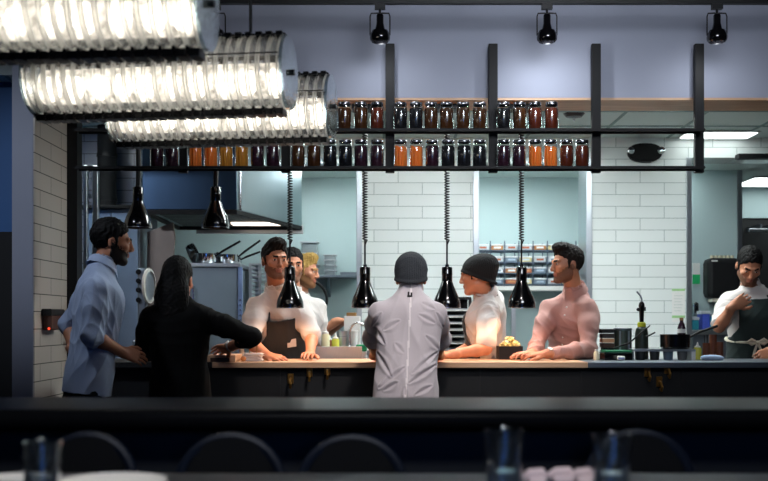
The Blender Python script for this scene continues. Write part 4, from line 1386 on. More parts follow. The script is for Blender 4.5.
# chair backs between table and bar
m_chair = mat('chair_rim_light', '#09111f', .55, spec=.25)  # blue rim light on the black chairs is put into this colour
def chair(px, w, ytop, D, label):
    x = PX(px, D)
    t = thing('dining_chair', label, 'chair', (x, D, 0), 'dark dining chairs beyond the table')
    zt2 = PZ(ytop, D)
    pts = []
    for a in np.linspace(0, math.pi, 17):
        pts.append((x + w * math.cos(a), D + .02 * math.sin(a), zt2 - .16 + .15 * math.sin(a) ** .8))
    pts = [(x + w, D - .01, .45)] + pts + [(x - w, D - .01, .45)]
    G().tube(pts, .014, 8).build('back_frame', m_chair, t)
    poly = [Vector((p[0], D + .004, p[2])) for p in pts[1:-1]] + [Vector((x - w, D + .004, zt2 - .3)), Vector((x + w, D + .004, zt2 - .3))]
    G().prism(poly, (0, .02, 0)).build('back_pad', mat('pad_black', '#0b0c0e', .8, spec=.2), t)
    G().box((x - w - .01, D - .42, .44), (x + w + .01, D + .0, .49)).build('seat', M['blackmatte'], t, bevel=.015)
    for sx in (-1, 1):
        for yy in (-.38, -.02):
            G().cyl((x + sx * w, D + yy, 0), (x + sx * w * .96, D + yy, .45), .014, n=8).build('leg', m_chair, t)
chair(230, .13, 434, 2.62, 'dark chair back with painted blue rim light, beyond the table left of centre')
chair(352, .13, 436, 2.62, 'dark chair back with painted blue rim light, beyond the table near the middle')
chair(86, .12, 433, 2.62, 'dark chair back with painted blue rim light behind the first water glass')
chair(640, .13, 431, 2.62, 'dark chair back with painted blue rim light behind the shorter water glass')
# ------------------------------------------------------------------ people: implicit surfaces turned into meshes
class Field:
    def __init__(s, lo, hi, h):
        s.h = h
        s.lo = np.array(lo, float)
        n = np.ceil((np.array(hi, float) - s.lo) / h).astype(int) + 1
        s.n = n
        s.ax = [s.lo[i] + h * np.arange(n[i]) for i in range(3)]
        s.F = np.full(tuple(n), 1.0, np.float32)

    def sub(s, lo, hi, pad):
        a = np.floor((np.array(lo) - pad - s.lo) / s.h).astype(int)
        b = np.ceil((np.array(hi) + pad - s.lo) / s.h).astype(int) + 1
        a = np.clip(a, 0, s.n); b = np.clip(b, 0, s.n)
        sl = tuple(slice(a[i], b[i]) for i in range(3))
        g = (s.ax[0][sl[0]][:, None, None], s.ax[1][sl[1]][None, :, None], s.ax[2][sl[2]][None, None, :])
        return sl, g

    def merge(s, sl, d, k, op):
        A = s.F[sl]
        if A.size == 0:
            return
        d = d.astype(np.float32)
        if op == 'u':
            h = np.maximum(k - np.abs(A - d), 0) / max(k, 1e-6)
            s.F[sl] = np.minimum(A, d) - h * h * k * .25
        elif op == 's':
            B = -d
            h = np.maximum(k - np.abs(A - B), 0) / max(k, 1e-6)
            s.F[sl] = np.maximum(A, B) + h * h * k * .25

    def cap(s, p0, p1, r0, r1=None, k=.02, op='u'):
        r1 = r0 if r1 is None else r1
        p0, p1 = np.array(p0, float), np.array(p1, float)
        R = max(r0, r1)
        sl, g = s.sub(np.minimum(p0, p1) - R, np.maximum(p0, p1) + R, k + 2 * s.h + .02)
        d = p1 - p0
        L2 = max(d @ d, 1e-12)
        q = [g[i] - p0[i] for i in range(3)]
        t = np.clip((q[0] * d[0] + q[1] * d[1] + q[2] * d[2]) / L2, 0, 1)
        e = np.sqrt(sum((q[i] - t * d[i]) ** 2 for i in range(3))) - (r0 + (r1 - r0) * t)
        s.merge(sl, e, k, op)

    def chain(s, pts, rs, k=.02, op='u'):
        for i in range(len(pts) - 1):
            s.cap(pts[i], pts[i + 1], rs[i], rs[i + 1], k, op)

    def ell(s, c, r, R=None, k=.02, op='u'):
        c = np.array(c, float)
        r = np.array(r, float)
        m = r.max()
        sl, g = s.sub(c - m, c + m, k + 2 * s.h + .02)
        q = [g[i] - c[i] for i in range(3)]
        if R is not None:
            q = [q[0] * R[0][j] + q[1] * R[1][j] + q[2] * R[2][j] for j in range(3)]
        k0 = np.sqrt(sum((q[i] / r[i]) ** 2 for i in range(3)))
        k1 = np.sqrt(sum((q[i] / r[i] ** 2) ** 2 for i in range(3)))
        s.merge(sl, k0 * (k0 - 1) / np.maximum(k1, 1e-6), k, op)

    def loft(s, st, off=0.0, k=.03, op='u', ex=2.3):
        sl, g = s.sub(st['lo'] - off, st['hi'] + off, .06)
        d, u, v, t = st['eval'](g, off, ex)
        s.merge(sl, d, k, op)

    def mesh(s, name):
        Fv = s.F
        S = Fv < 0
        nx, ny, nz = Fv.shape
        cnt = np.zeros((nx - 1, ny - 1, nz - 1), np.uint8)
        for i in (0, 1):
            for j in (0, 1):
                for k in (0, 1):
                    cnt += S[i:nx - 1 + i, j:ny - 1 + j, k:nz - 1 + k]
        act = np.argwhere((cnt > 0) & (cnt < 8))
        idx = np.full(cnt.shape, -1, np.int32)
        idx[tuple(act.T)] = np.arange(len(act))
        corners = [(i, j, k) for i in (0, 1) for j in (0, 1) for k in (0, 1)]
        val = np.stack([Fv[act[:, 0] + c[0], act[:, 1] + c[1], act[:, 2] + c[2]] for c in corners], 1)
        pos = np.zeros((len(act), 3)); num = np.zeros(len(act))
        for a in range(8):
            for b in range(a + 1, 8):
                ca, cb = np.array(corners[a]), np.array(corners[b])
                if np.abs(ca - cb).sum() != 1:
                    continue
                va, vb = val[:, a], val[:, b]
                m = (va < 0) != (vb < 0)
                t = np.where(m, va / np.where(m, va - vb, 1), 0)
                pos += np.where(m[:, None], ca + t[:, None] * (cb - ca), 0)
                num += m
        V = (act + pos / num[:, None]) * s.h + s.lo
        quads = []
        for ax in range(3):
            o = [1, 2, 0][ax], [2, 0, 1][ax]
            slA = [slice(None)] * 3; slB = [slice(None)] * 3
            slA[ax] = slice(0, -1); slB[ax] = slice(1, None)
            for w in o:
                slA[w] = slice(1, -1); slB[w] = slice(1, -1)
            A, B = S[tuple(slA)], S[tuple(slB)]
            e = np.argwhere(A != B)
            if not len(e):
                continue
            inside = A[tuple(e.T)]
            e = e.copy()
            for w in o:
                e[:, w] += 1
            q = []
            for (da, db) in ((-1, -1), (0, -1), (0, 0), (-1, 0)):
                f = e.copy()
                f[:, o[0]] += da; f[:, o[1]] += db
                q.append(idx[f[:, 0], f[:, 1], f[:, 2]])
            q = np.stack(q, 1)
            q[~inside] = q[~inside][:, ::-1]
            quads.append(q)
        Q = np.concatenate(quads)
        Q = Q[(Q >= 0).all(1)]
        # light smoothing
        for _ in range(2):
            acc = np.zeros_like(V); c = np.zeros(len(V))
            for a, b in ((0, 1), (1, 2), (2, 3), (3, 0)):
                np.add.at(acc, Q[:, a], V[Q[:, b]]); np.add.at(c, Q[:, a], 1)
                np.add.at(acc, Q[:, b], V[Q[:, a]]); np.add.at(c, Q[:, b], 1)
            V = V * .6 + .4 * acc / np.maximum(c, 1)[:, None]
        return V, Q


def normals(V, Q):
    n = np.cross(V[Q[:, 2]] - V[Q[:, 0]], V[Q[:, 3]] - V[Q[:, 1]])
    N = np.zeros_like(V)
    for i in range(4):
        np.add.at(N, Q[:, i], n)
    return N / np.maximum(np.linalg.norm(N, axis=1), 1e-9)[:, None]


def folds(V, Q, amp, seed, freq=1.0, directions=None):
    """Cloth folds: ridged waves with bent domains, moved along the normals."""
    r = np.random.RandomState(seed)
    N = normals(V, Q)
    f = np.zeros(len(V))
    warp = np.stack([np.sin(V @ r.normal(0, 9, 3) + r.rand() * 6) for _ in range(3)], 1) * .05
    W = V + warp
    for i in range(6):
        d = r.normal(0, 1, 3)
        if directions is not None:
            d = d * np.array(directions)
        d /= np.linalg.norm(d)
        ph = W @ d * freq * r.uniform(35, 95) + r.rand() * 6
        mask = .5 + .5 * np.sin(V @ r.normal(0, 8, 3) + r.rand() * 6)
        f += mask * (1 - 2 * np.abs(np.sin(ph)) ** .7) / (1 + i * .35)
    return V + N * (amp * f)[:, None]


def to_mesh(name, V, Q, mats, mi=None, parent=None):
    o0 = np.array(WLOC[parent.name]) if parent is not None else np.zeros(3)
    me = bpy.data.meshes.new(name)
    me.vertices.add(len(V))
    me.vertices.foreach_set('co', (V - o0).astype(np.float32).ravel())
    me.loops.add(len(Q) * 4)
    me.loops.foreach_set('vertex_index', Q.astype(np.int32).ravel())
    me.polygons.add(len(Q))
    me.polygons.foreach_set('loop_start', np.arange(0, len(Q) * 4, 4, dtype=np.int32))
    me.polygons.foreach_set('loop_total', np.full(len(Q), 4, np.int32))
    for m in (mats if isinstance(mats, (list, tuple)) else [mats]):
        me.materials.append(m)
    me.polygons.foreach_set('use_smooth', np.ones(len(Q), bool))
    if mi is not None:
        me.polygons.foreach_set('material_index', mi.astype(np.int32))
    me.update(calc_edges=True)
    me.validate()
    return link(name, me, parent, Vector(o0))


def unit(v):
    v = np.array(v, float)
    return v / np.linalg.norm(v)


def torso_loft(pel, neck, right, prof, bend=None):
    """prof: list of (t along pelvis..neck, half width, half depth, forward offset)."""
    pel, neck, right = np.array(pel, float), np.array(neck, float), unit(right)
    ax = unit(neck - pel)
    L = np.linalg.norm(neck - pel)
    right = unit(right - ax * (right @ ax))
    fwd = np.cross(ax, right)
    T = np.array([p[0] for p in prof]); W = np.array([p[1] for p in prof]); Dp = np.array([p[2] for p in prof])
    O = np.array([p[3] if len(p) > 3 else 0 for p in prof])
    tt = np.linspace(T[0], T[-1], 80)
    def sm(a):
        y = np.interp(tt, T, a)
        for _ in range(6):
            y[1:-1] = (y[:-2] + 2 * y[1:-1] + y[2:]) / 4
        return y
    Wd, Dd, Od = sm(W), sm(Dp), sm(O)
    c0, c1 = pel + ax * T[0] * L, pel + ax * T[-1] * L
    m = max(W.max(), Dp.max()) + .06
    st = {'lo': np.minimum(c0, c1) - m, 'hi': np.maximum(c0, c1) + m, 'ax': ax, 'right': right, 'fwd': fwd, 'L': L, 'pel': pel}
    def ev(g, off, ex):
        q = [g[i] - pel[i] for i in range(3)]
        t = (q[0] * ax[0] + q[1] * ax[1] + q[2] * ax[2]) / L
        u = q[0] * right[0] + q[1] * right[1] + q[2] * right[2]
        v = q[0] * fwd[0] + q[1] * fwd[1] + q[2] * fwd[2]
        tc = np.clip(t, T[0], T[-1])
        w = np.interp(tc, tt, Wd) + off
        dd = np.interp(tc, tt, Dd) + off
        v = v - np.interp(tc, tt, Od)
        nrm = ((np.abs(u) / w) ** ex + (np.abs(v) / dd) ** ex) ** (1 / ex)
        d = (nrm - 1) * np.minimum(w, dd)
        ds = np.abs(t - tc) * L
        d = np.where(ds > 0, np.maximum(d, ds), d)
        return d, u, v, t
    st['eval'] = ev
    return st


PROF = [(-.36, .172, .118), (-.2, .17, .115), (-.05, .168, .112), (.1, .162, .11), (.28, .146, .104, .005), (.5, .158, .115, .01), (.7, .172, .12, .01),
        (.82, .165, .105, 0), (.9, .125, .085, -.005), (.96, .078, .068, -.005), (1.03, .057, .058, 0)]


def hand(f, W, d, n, curl=.25, spread=1.0, thumb=1, sc=1.0):
    """W wrist, d direction of the fingers, n out of the back of the hand, thumb +1 / -1: side of the thumb along n x d."""
    W, d = np.array(W, float), unit(d)
    n = unit(np.array(n, float) - d * (np.array(n, float) @ d))
    s = np.cross(n, d) * thumb
    f.chain([W - d * .03, W], [.026 * sc, .025 * sc], .012)
    base = [(.033, .083, .0085), (.011, .090, .009), (-.011, .086, .0085), (-.031, .077, .0075)]
    ln = [.068, .078, .072, .056]
    for (o, l, r), L in zip(base, ln):
        k = W + d * l * sc + s * o * sc
        f.cap(W + s * o * .55 * sc + d * .01, k, .0155 * sc, .0115 * sc, .014)
        p = k
        a = curl * .5
        seg = [.45, .3, .25]
        dd = unit(d + s * o * 1.6 * spread)
        for j, q in enumerate(seg):
            dirv = dd * math.cos(a) - n * math.sin(a)
            p2 = p + dirv * L * q * sc
            f.cap(p, p2, r * (1 - j * .08) * sc, r * (.93 - j * .1) * sc, .004)
            p = p2
            a += curl
    t0 = W + d * .022 * sc + s * .022 * sc - n * .006
    t1 = W + d * .058 * sc + s * .052 * sc - n * .014
    t2 = t1 + unit(d * .85 + s * .35 - n * .15) * .032 * sc
    t3 = t2 + unit(d * .97 + s * .1 - n * .2) * .026 * sc
    f.chain([t0, t1, t2, t3], [.015 * sc, .0115 * sc, .0105 * sc, .008 * sc], .008)


SKIN = mat('skin', '#b97d5e', .5, vary=.06, scale=30, sss=.08, bump=.05, bscale=160)
M_EYE = mat('eye_dark', '#17100d', .2)
M_WHITE = mat('eye_white', '#d8d2cb', .3)
M_LIP = mat('lips', '#a3614f', .45)
def hairmat(nm, h1, h2):
    return mat(nm, h1, .7, hex2=h2, scale=60, stretch=(1, 1, .25), bump=.5, bscale=90, spec=.2)
H_BLACK = hairmat('black_hair', '#040303', '#090706')
H_BROWN = hairmat('dark_brown_hair', '#0c0806', '#1a100b')
H_BLOND = hairmat('blond_hair', '#8a6a35', '#c2a05c')
STUB_DARK = mat('dark_stubble', '#5f3f2e', .7, hex2='#86583f', scale=120)
STUB_LIGHT = mat('brown_beard', '#6b4426', .7, hex2='#8a5c35', scale=120)
BEARD_BLACK = mat('black_beard', '#140e0b', .7, hex2='#2a1c14', scale=120)


def cloth(nm, h, rough=.85, **kw):
    dark = sum(lin(h)) < .03
    return mat(nm, h, rough, vary=.05, scale=14, bump=.12, bscale=300, sheen=0 if dark else .1, spec=.15 if dark else .4, **kw)


def person(name, label, spec):
    s = dict(hair=H_BROWN, stub=None, sleeve=2.0, shirt=None, shirt_fit=.012, sleeve_fit=.014, fold=.0055, h=.0048, female=False, headscale=1.0, skin=SKIN)
    s.update(spec)
    pel, neck, f2 = np.array(s['pel'], float), np.array(s['neck'], float), unit([*s['face'], 0])
    right = np.array([f2[1], -f2[0], 0.0])
    foot = np.array(s.get('feet', (pel[0], pel[1])), float)
    root = thing(name, label, 'person', (foot[0], foot[1], 0.0))
    st = torso_loft(pel, neck, right, s.get('prof', PROF))
    ax, rt, fw, L = st['ax'], st['right'], st['fwd'], st['L']
    sh_c = pel + ax * L * .86
    arms = []
    for side, key in ((1, 'R'), (-1, 'L')):
        a = s[key]
        S = np.array(a.get('S', sh_c + rt * side * (.165 if s['female'] else .178)), float) - np.array([0, 0, .022])
        arms.append((side, S, np.array(a['E'], float), np.array(a['W'], float), a))
        if 'debug' in s:
            print(name, key, 'upper %.3f fore %.3f' % (np.linalg.norm(S - np.array(a['E'])), np.linalg.norm(np.array(a['E']) - np.array(a['W']))))
    head = np.array(s['head'], float)
    hf = unit(s['hf'])
    hu = np.array(s.get('hu', (0, 0, 1)), float)
    hr = unit(np.cross(hf, hu))
    hu = np.cross(hr, hf)
    Rh = np.stack([hr, hf, hu], 1)            # local -> world
    hs = s['headscale']
    def HL_(x, y, z):
        return head + Rh @ (np.array([x, y, z]) * hs)
    # legs
    legs = []
    for side in (1, -1):
        hip = pel + rt * side * .088 - ax * .04
        ank = np.array([foot[0], foot[1], .09]) + right * side * .11 - np.array([*f2[:2], 0]) * .02
        knee = (hip + ank) / 2 + np.array([f2[0], f2[1], 0]) * .03
        legs.append((hip, knee, ank, ank + np.array([f2[0], f2[1], 0]) * .13 + np.array([0, 0, -.055])))
    pts = [pel, neck, head] + [p for a in arms for p in a[1:4]] + [p for l in legs for p in l]
    lo, hi = np.min(pts, 0) - .24, np.max(pts, 0) + .24
    lo[2] = max(lo[2], -.01)
    # ---------------- body
    B = Field(lo, hi, s['h'])
    B.loft(st, -.012, k=.02)
    for side, S, E, W, a in arms:
        mid = E + (W - E) * .3
        B.chain([S, S + (E - S) * .35, E], [.052, .047, .037], .03)
        B.chain([E, mid, W], [.038, .039, .027], .015)
        hd = a.get('hd', W - E)
        hn = a.get('hn', (0, 0, 1))
        hand(B, W, hd, hn, a.get('curl', .3), a.get('spread', 1), a.get('thumb', 1))
    B.cap(pel + ax * L * .93 - fw * .0, HL_(0, -.02, -.05), .058, .054, .04)
    for hip, knee, ank, toe in legs:
        B.chain([hip, knee, ank], [.068, .052, .038], .03)
    e = hs
    # head
    B.ell(HL_(0, -.014, .035), np.array([.075, .096, .085]) * e, Rh, .02)
    B.ell(HL_(0, .028, -.028), np.array([.060, .066, .084]) * e, Rh, .03)
    B.cap(HL_(-.012, .072, -.096), HL_(.012, .072, -.096), .019 * e, None, .025)
    for q in (-1, 1):
        B.cap(HL_(q * .05, .005, -.055), HL_(q * .02, .068, -.095), .017 * e, .015 * e, .025)
        B.ell(HL_(q * .043, .066, -.015), np.array([.021, .02, .017]) * e, Rh, .02)
        B.ell(HL_(q * .031, .101, .009), np.array([.016, .014, .0105]) * e, Rh, .01, 's')
        B.ell(HL_(q * .031, .0805, .008), np.array([.0135, .0125, .0125]) * e, Rh, .003)
        B.cap(HL_(q * .012, .094, .028), HL_(q * .045, .081, .029), .0095 * e, .008 * e, .012)
        B.ell(HL_(q * .077, -.006, -.004), np.array([.011, .02, .032]) * e, Rh, .008)
        B.ell(HL_(q * .089, .0, .0), np.array([.006, .011, .018]) * e, Rh, .004, 's')
        B.ell(HL_(q * .0125, .103, -.031), np.array([.009, .010, .008]) * e, Rh, .006)
    B.cap(HL_(0, .092, .022), HL_(0, .112, -.024), .0085 * e, .0115 * e, .012)
    B.cap(HL_(-.02, .083, -.0545), HL_(.02, .083, -.0545), .0072 * e, None, .006)
    B.ell(HL_(0, .09, -.054), np.array([.017, .011, .0065]) * e, Rh, .005)
    B.ell(HL_(0, .088, -.066), np.array([.019, .012, .0075]) * e, Rh, .005)
    B.cap(HL_(-.022, .103, -.0605), HL_(.022, .103, -.0605), .003, None, .004, 's')
    V, Q = B.mesh('body')
    C = V[Q].mean(1)
    q = (C - head) @ Rh / hs
    mi = np.zeros(len(Q), int)
    x, y, z = np.abs(q[:, 0]), q[:, 1], q[:, 2]
    nh = np.abs(q).max(1) < .16
    if s['stub'] is not None:
        line = np.where(y > .075, -.038 - .25 * np.maximum(0, .035 - x), -.03 + (.07 - y) * .55)
        beard = nh & (z < line) & (y > -.008) & (z > -.135) & (y > -.16 - z * 1.6)
        mi[beard] = 1
        rb = np.random.RandomState(1).uniform(-1, 1, len(z)) * .009 + .004 * np.sin(q[:, 0] * 300)
        mi[(mi == 1) & (z > line - .006 + rb)] = 0
    mi[nh & (np.abs(z + .0605) < .0125) & (x < .023) & (y > .088)] = 2
    br = nh & (np.abs(z - .029 - .1 * (x - .028)) < .0062) & (x > .012) & (x < .044) & (y > .06)
    mi[br] = 3
    eye = nh & (x > .020) & (x < .040) & (np.abs(z - .008) < .0055) & (y > .072)
    mi[eye] = 5
    mi[eye & (np.abs(x - .031) < .0062)] = 4
    mi[eye & (z > .0125)] = 4
    # wash the skin that clothing covers out of the mesh's count: nothing removed, the body stays whole
    body = to_mesh('body', V, Q, [s['skin'], s['stub'] or s['skin'], M_LIP, s.get('brow', s['hair']), M_EYE, M_WHITE], mi, root)
    # ---------------- hair or hat
    hh = .004
    if s.get('hat'):
        Hf = Field(head - .2, head + .2, hh)
        Hf.ell(HL_(0, -.016, .045), np.array([.088, .109, .092]) * e, Rh, .02)
        Hf.ell(HL_(0, -.02, .0), np.array([.088, .108, .105]) * e, Rh, .02)
        Hf.ell(HL_(*s.get('slouch', (0, -.03, .075))), np.array([.078, .092, .075]) * e, Rh, .04)
        sl, g = Hf.sub(head - .2, head + .2, 0)
        loc = [sum((g[i] - head[i]) * Rh[i][j] for i in range(3)) / e for j in range(3)]
        # brim line dips to the nape
        cut = (.042 - (.095 - loc[1]) * s.get('brimslope', .36)) - loc[2]
        Hf.F = np.maximum(Hf.F, cut.astype(np.float32) * .9)
        # rolled brim
        ring = []
        for a in np.linspace(0, 2 * math.pi, 41):
            yy = -.014 + .106 * math.cos(a)
            ring.append(HL_(.086 * math.sin(a), yy, .048 - (.095 - yy) * s.get('brimslope', .36)))
        for i in range(40):
            Hf.cap(ring[i], ring[i + 1], .0055, None, .012)
        V, Q = Hf.mesh('hat')
        N = normals(V, Q)
        qq = (V - head) @ Rh
        ang = np.arctan2(qq[:, 0], qq[:, 1])
        V = V + N * (.0012 * np.sin(ang * 60))[:, None]
        V = folds(V, Q, .0012, 5, .5)
        to_mesh('beanie', V, Q, s['hat'], None, root)
    if s.get('hairstyle', True):
        Hf = Field(head - .26, head + .26, hh)
        th = s.get('hairthick', .012)
        Hf.ell(HL_(0, -.017, .036 + th * .35), np.array([.0755 + th * .45, .0965 + th * .6, .085 + th * .95]) * e, Rh, .01)
        if s.get('quiff'):
            Hf.ell(HL_(0, .042, .118), np.array([.056, .052, .034]) * e, Rh, .035)
        sl, g = Hf.sub(head - .26, head + .26, 0)
        loc = [sum((g[i] - head[i]) * Rh[i][j] for i in range(3)) / e for j in range(3)]
        lx = np.abs(loc[0])
        front = s.get('hairline', .083)
        cut = np.maximum(front - (.085 - loc[1]) * 1.05, -.075) - loc[2]
        side = np.maximum(np.maximum(loc[1] - .03, .0 - loc[2] + .0 * lx), -1)
        cut = np.maximum(cut, np.minimum(loc[1] + .0, .03 - loc[2]) * 1.0 - .028)
        if s.get('hat'):
            cut = np.maximum(cut, loc[2] - (.05 - (.095 - loc[1]) * s.get('brimslope', .36)))
        jag = .004 * np.sin(loc[0] * 190 + 2 * np.sin(loc[1] * 70)) + .004 * np.sin(loc[1] * 150 + loc[0] * 60)
        Hf.F = np.maximum(Hf.F, (cut + jag).astype(np.float32) * .7)
        # sideburns
        if not s.get('nosideburn'):
            for q_ in (-1, 1):
                Hf.cap(HL_(q_ * .072, .018, .02), HL_(q_ * .066, .022, -.022), .009, .005, .008)
        if s.get('long'):
            for i, (yy, zz, rx, ry, rz) in enumerate(((-.07, -.06, .095, .06, .1), (-.085, -.14, .1, .05, .12), (-.07, -.22, .085, .045, .1))):
                Hf.ell(HL_(0, yy, zz), np.array([rx, ry, rz]) * e, Rh, .04)
        V, Q = Hf.mesh('hair')
        N = normals(V, Q)
        r = np.random.RandomState(3)
        d = np.zeros(len(V))
        for i in range(6):
            d += np.sin(V @ r.normal(0, 170, 3) + 3 * np.sin(V @ r.normal(0, 40, 3)))
        V = V + N * (d * s.get('mess', .0011))[:, None]
        to_mesh('hair', V, Q, s['hair'], None, root)
    # ---------------- shirt
    fit, sf = s['shirt_fit'], s['sleeve_fit']
    Sh = Field(lo, hi, .006)
    ps = s.get('sprof')
    sst = torso_loft(pel, neck, right, ps) if ps else st
    Sh.loft(sst, fit, k=.02)
    n_sl = s['sleeve']
    for side, S, E, W, a in arms:
        up = min(1, n_sl)
        Eu = S + (E - S) * up
        flare = s.get('flare', 0)
        Sh.chain([S - rt * side * .04, S, S + (E - S) * .4 * up, Eu], [.042 + sf * .7, .047 + sf * .7, .048 + sf, (.046 if up < 1 else .041) + sf + flare], .04)
        Sh.cap(pel + ax * L * .985 + rt * side * .035 - fw * .012, S - rt * side * .02 + np.array([0, 0, .012]), .046, .04, .05)
        if n_sl > 1:
            Wu = E + (W - E) * (n_sl - 1)
            Sh.chain([E, E + (W - E) * .35 * (n_sl - 1), Wu], [.041 + sf, .041 + sf, .031 + sf * .6], .02)
            if s.get('cuff', True):
                d_ = unit(W - E)
                Sh.cap(Wu - d_ * .05, Wu, .036 + sf * .6, .035 + sf * .6, .006)
    # collar
    if s.get('collar', True):
        nb = pel + ax * L * .965
        top = HL_(0, -.03, -.07)
        cd = unit(top - nb)
        Sh.cap(nb + cd * .005, nb + cd * (s.get('collarh', .05) + .012), .074, .068, .01)
        Sh.cap(nb + cd * s.get('collarh', .05) * 1.1, nb + cd * .16, .06, .064, .004, 's')
    hem = s.get('hem', -.2)
    sl, g = Sh.sub(lo, hi, 0)
    t = sum((g[i] - pel[i]) * ax[i] for i in range(3)) / L
    Sh.F = np.maximum(Sh.F, ((hem - t) * L).astype(np.float32))
    V, Q = Sh.mesh('shirt')
    V = folds(V, Q, s['fold'], s.get('seed', 1), s.get('ffreq', .5))
    if s.get('creases'):
        N_ = normals(V, Q)
        for (x0, y0), (x1, y1), dep, wid in s['creases']:
            a_ = np.array([PX(x0, 5.85), PZ(y0, 5.85)]); b_ = np.array([PX(x1, 5.85), PZ(y1, 5.85)])
            p2 = V[:, [0, 2]] - a_
            d_ = b_ - a_
            tl = (p2 @ d_) / (d_ @ d_)
            tcl = np.clip(tl, 0, 1)
            dist = np.linalg.norm(p2 - tcl[:, None] * d_, axis=1) + .5 * np.maximum(0, np.abs(tl - .5) - .5) * np.linalg.norm(d_)
            w_ = wid * (.55 + .9 * np.sin(tcl * math.pi))
            prof_ = -np.exp(-(dist / w_) ** 2) + .75 * np.exp(-((dist - 2.1 * w_) / (1.3 * w_)) ** 2)
            V = V + N_ * (dep * prof_ * (N_[:, 1] < -.1))[:, None]
    smat = [s['shirt']]
    mi2 = None
    if s.get('backseam'):
        smat.append(s['backseam'])
        C = V[Q].mean(1)
        u_ = (C - pel) @ rt; v_ = (C - pel) @ fw
        mi2 = ((np.abs(u_ - .004) < .004) & (v_ < 0)).astype(int)
    shirt = to_mesh('shirt', V, Q, smat, mi2, root)
    if s.get('wings'):
        # turned-down collar around the neck, open at the front
        nb = pel + ax * L * .975
        cd = unit(HL_(0, -.03, -.07) - nb)
        f_ = unit(fw - cd * (fw @ cd)); r_ = np.cross(f_, cd)
        vs, n_ = [], 36
        for i in range(n_ + 1):
            a_ = math.radians(22) + (2 * math.pi - math.radians(44)) * i / n_
            dr = f_ * math.cos(a_) + r_ * math.sin(a_)
            ff = max(0, math.cos(a_)) ** 3
            hi_ = s.get('collarh', .05) + .006 - .014 * math.cos(a_)
            vs += [nb + cd * (hi_ - .03) + dr * .066, nb + cd * hi_ + dr * .0665, nb + cd * (hi_ + .003) + dr * .0705, nb + cd * (hi_ - .004) + dr * .075, nb + cd * (hi_ - .042 - .035 * ff) + dr * (.088 + .012 * ff), nb + cd * (hi_ - .040 - .035 * ff) + dr * (.083 + .012 * ff)]
        m_ = 6
        fs = [(i * m_ + j, i * m_ + j + 1, (i + 1) * m_ + j + 1, (i + 1) * m_ + j) for i in range(n_) for j in range(m_ - 1)]
        gc = G().add(vs, fs)
        gc.build('shirt_collar', s['shirt'], root, angle=70)
    # ---------------- apron
    if s.get('apron'):
        A = Field(lo, hi, .006)
        sl, g = A.sub(lo, hi, 0)
        d, u, v, t = sst['eval'](g, fit, 2.3)
        shell = np.abs(d - .008) - .006
        bib, wtop, wlow = s.get('bib', .8), s.get('bibw', .115), s.get('apw', .2)
        wid = np.where(t > .35, wtop + (wlow - wtop) * np.clip((.55 - t) / .25, 0, 1), wlow)
        dd = np.maximum(np.maximum(shell, -v + .0), np.maximum(np.abs(u) - wid, np.maximum((t - bib) * L, (-.25 - t) * L)))
        A.F = np.minimum(A.F, dd.astype(np.float32))
        # skirt in front of the thighs
        hipc = pel - ax * .05
        A.merge((slice(None),) * 3, np.maximum(np.maximum(np.abs(sum((g[i] - (pel[i] + fw[i] * .1)) * fw[i] for i in range(3))) - .007, np.abs(u) - wlow * .8), np.maximum((t + .15) * L, (-.95 - t) * L)), .02, 'u')
        # neck straps
        for q_ in (-1, 1):
            b0 = pel + ax * L * (bib - .01) + rt * q_ * wtop * .85
            # lay the strap on the shirt surface
            p0 = b0 + fw * (.115 + fit)
            p1 = pel + ax * L * .93 + rt * q_ * .075 + fw * .055
            p2 = pel + ax * L * .985 + rt * q_ * .07 - fw * .03
            p3 = pel + ax * L * .99 - fw * .075
            A.chain([p0, p1, p2, p3], [.009, .009, .009, .009], .004)
        V, Q = A.mesh('apron')
        V = folds(V, Q, .0022, 3, .6)
        to_mesh('apron', V, Q, s['apron'], None, root)
        if s.get('waisttie'):
            G_ = G()
            pts_ = []
            for a_ in np.linspace(0, 2 * math.pi, 41):
                w_, d_ = .152 + fit + .016, .112 + fit + .016
                pts_.append(pel + ax * L * .36 + rt * w_ * math.sin(a_) + fw * d_ * math.cos(a_))
            G_.tube(pts_, .011, 8, caps=False)
            c_ = pel + ax * L * .36 + fw * (.137 + fit)
            for q_ in (-1, 1):
                G_.tube([c_, c_ + rt * q_ * .04 + ax * .02, c_ + rt * q_ * .065 + ax * .005, c_ + rt * q_ * .04 - ax * .012, c_], [.007, .012, .012, .011, .007], 8)
                G_.tube([c_, c_ + rt * q_ * .018 - ax * .05, c_ + rt * q_ * .03 - ax * .1], [.008, .009, .01], 8)
            G_.ball(c_ + fw * .004, .014, 12, 8)
            G_.build('apron_tie', s['waisttie'], root)
    # ---------------- trousers and shoes
    Tr = Field([lo[0], lo[1], -.01], [hi[0], hi[1], pel[2] + .25], .008)
    Tr.loft(st, .002, k=.02)
    slt, gt = Tr.sub(Tr.lo, Tr.lo + 3, 0)
    tt_ = sum((gt[i] - pel[i]) * ax[i] for i in range(3)) / L
    Tr.F = np.maximum(Tr.F, ((tt_ + .13) * L).astype(np.float32))
    Tr.ell(pel - ax * .11, (.145, .098, .12), np.stack([rt, fw, ax], 1), .03)
    for hip, knee, ank, toe in legs:
        Tr.chain([hip, knee, ank + np.array([0, 0, .0])], [.074, .068, .06], .03)
    V, Q = Tr.mesh('trousers')
    V = folds(V, Q, .003, 9, .6)
    to_mesh('trousers', V, Q, s['trousers'], None, root)
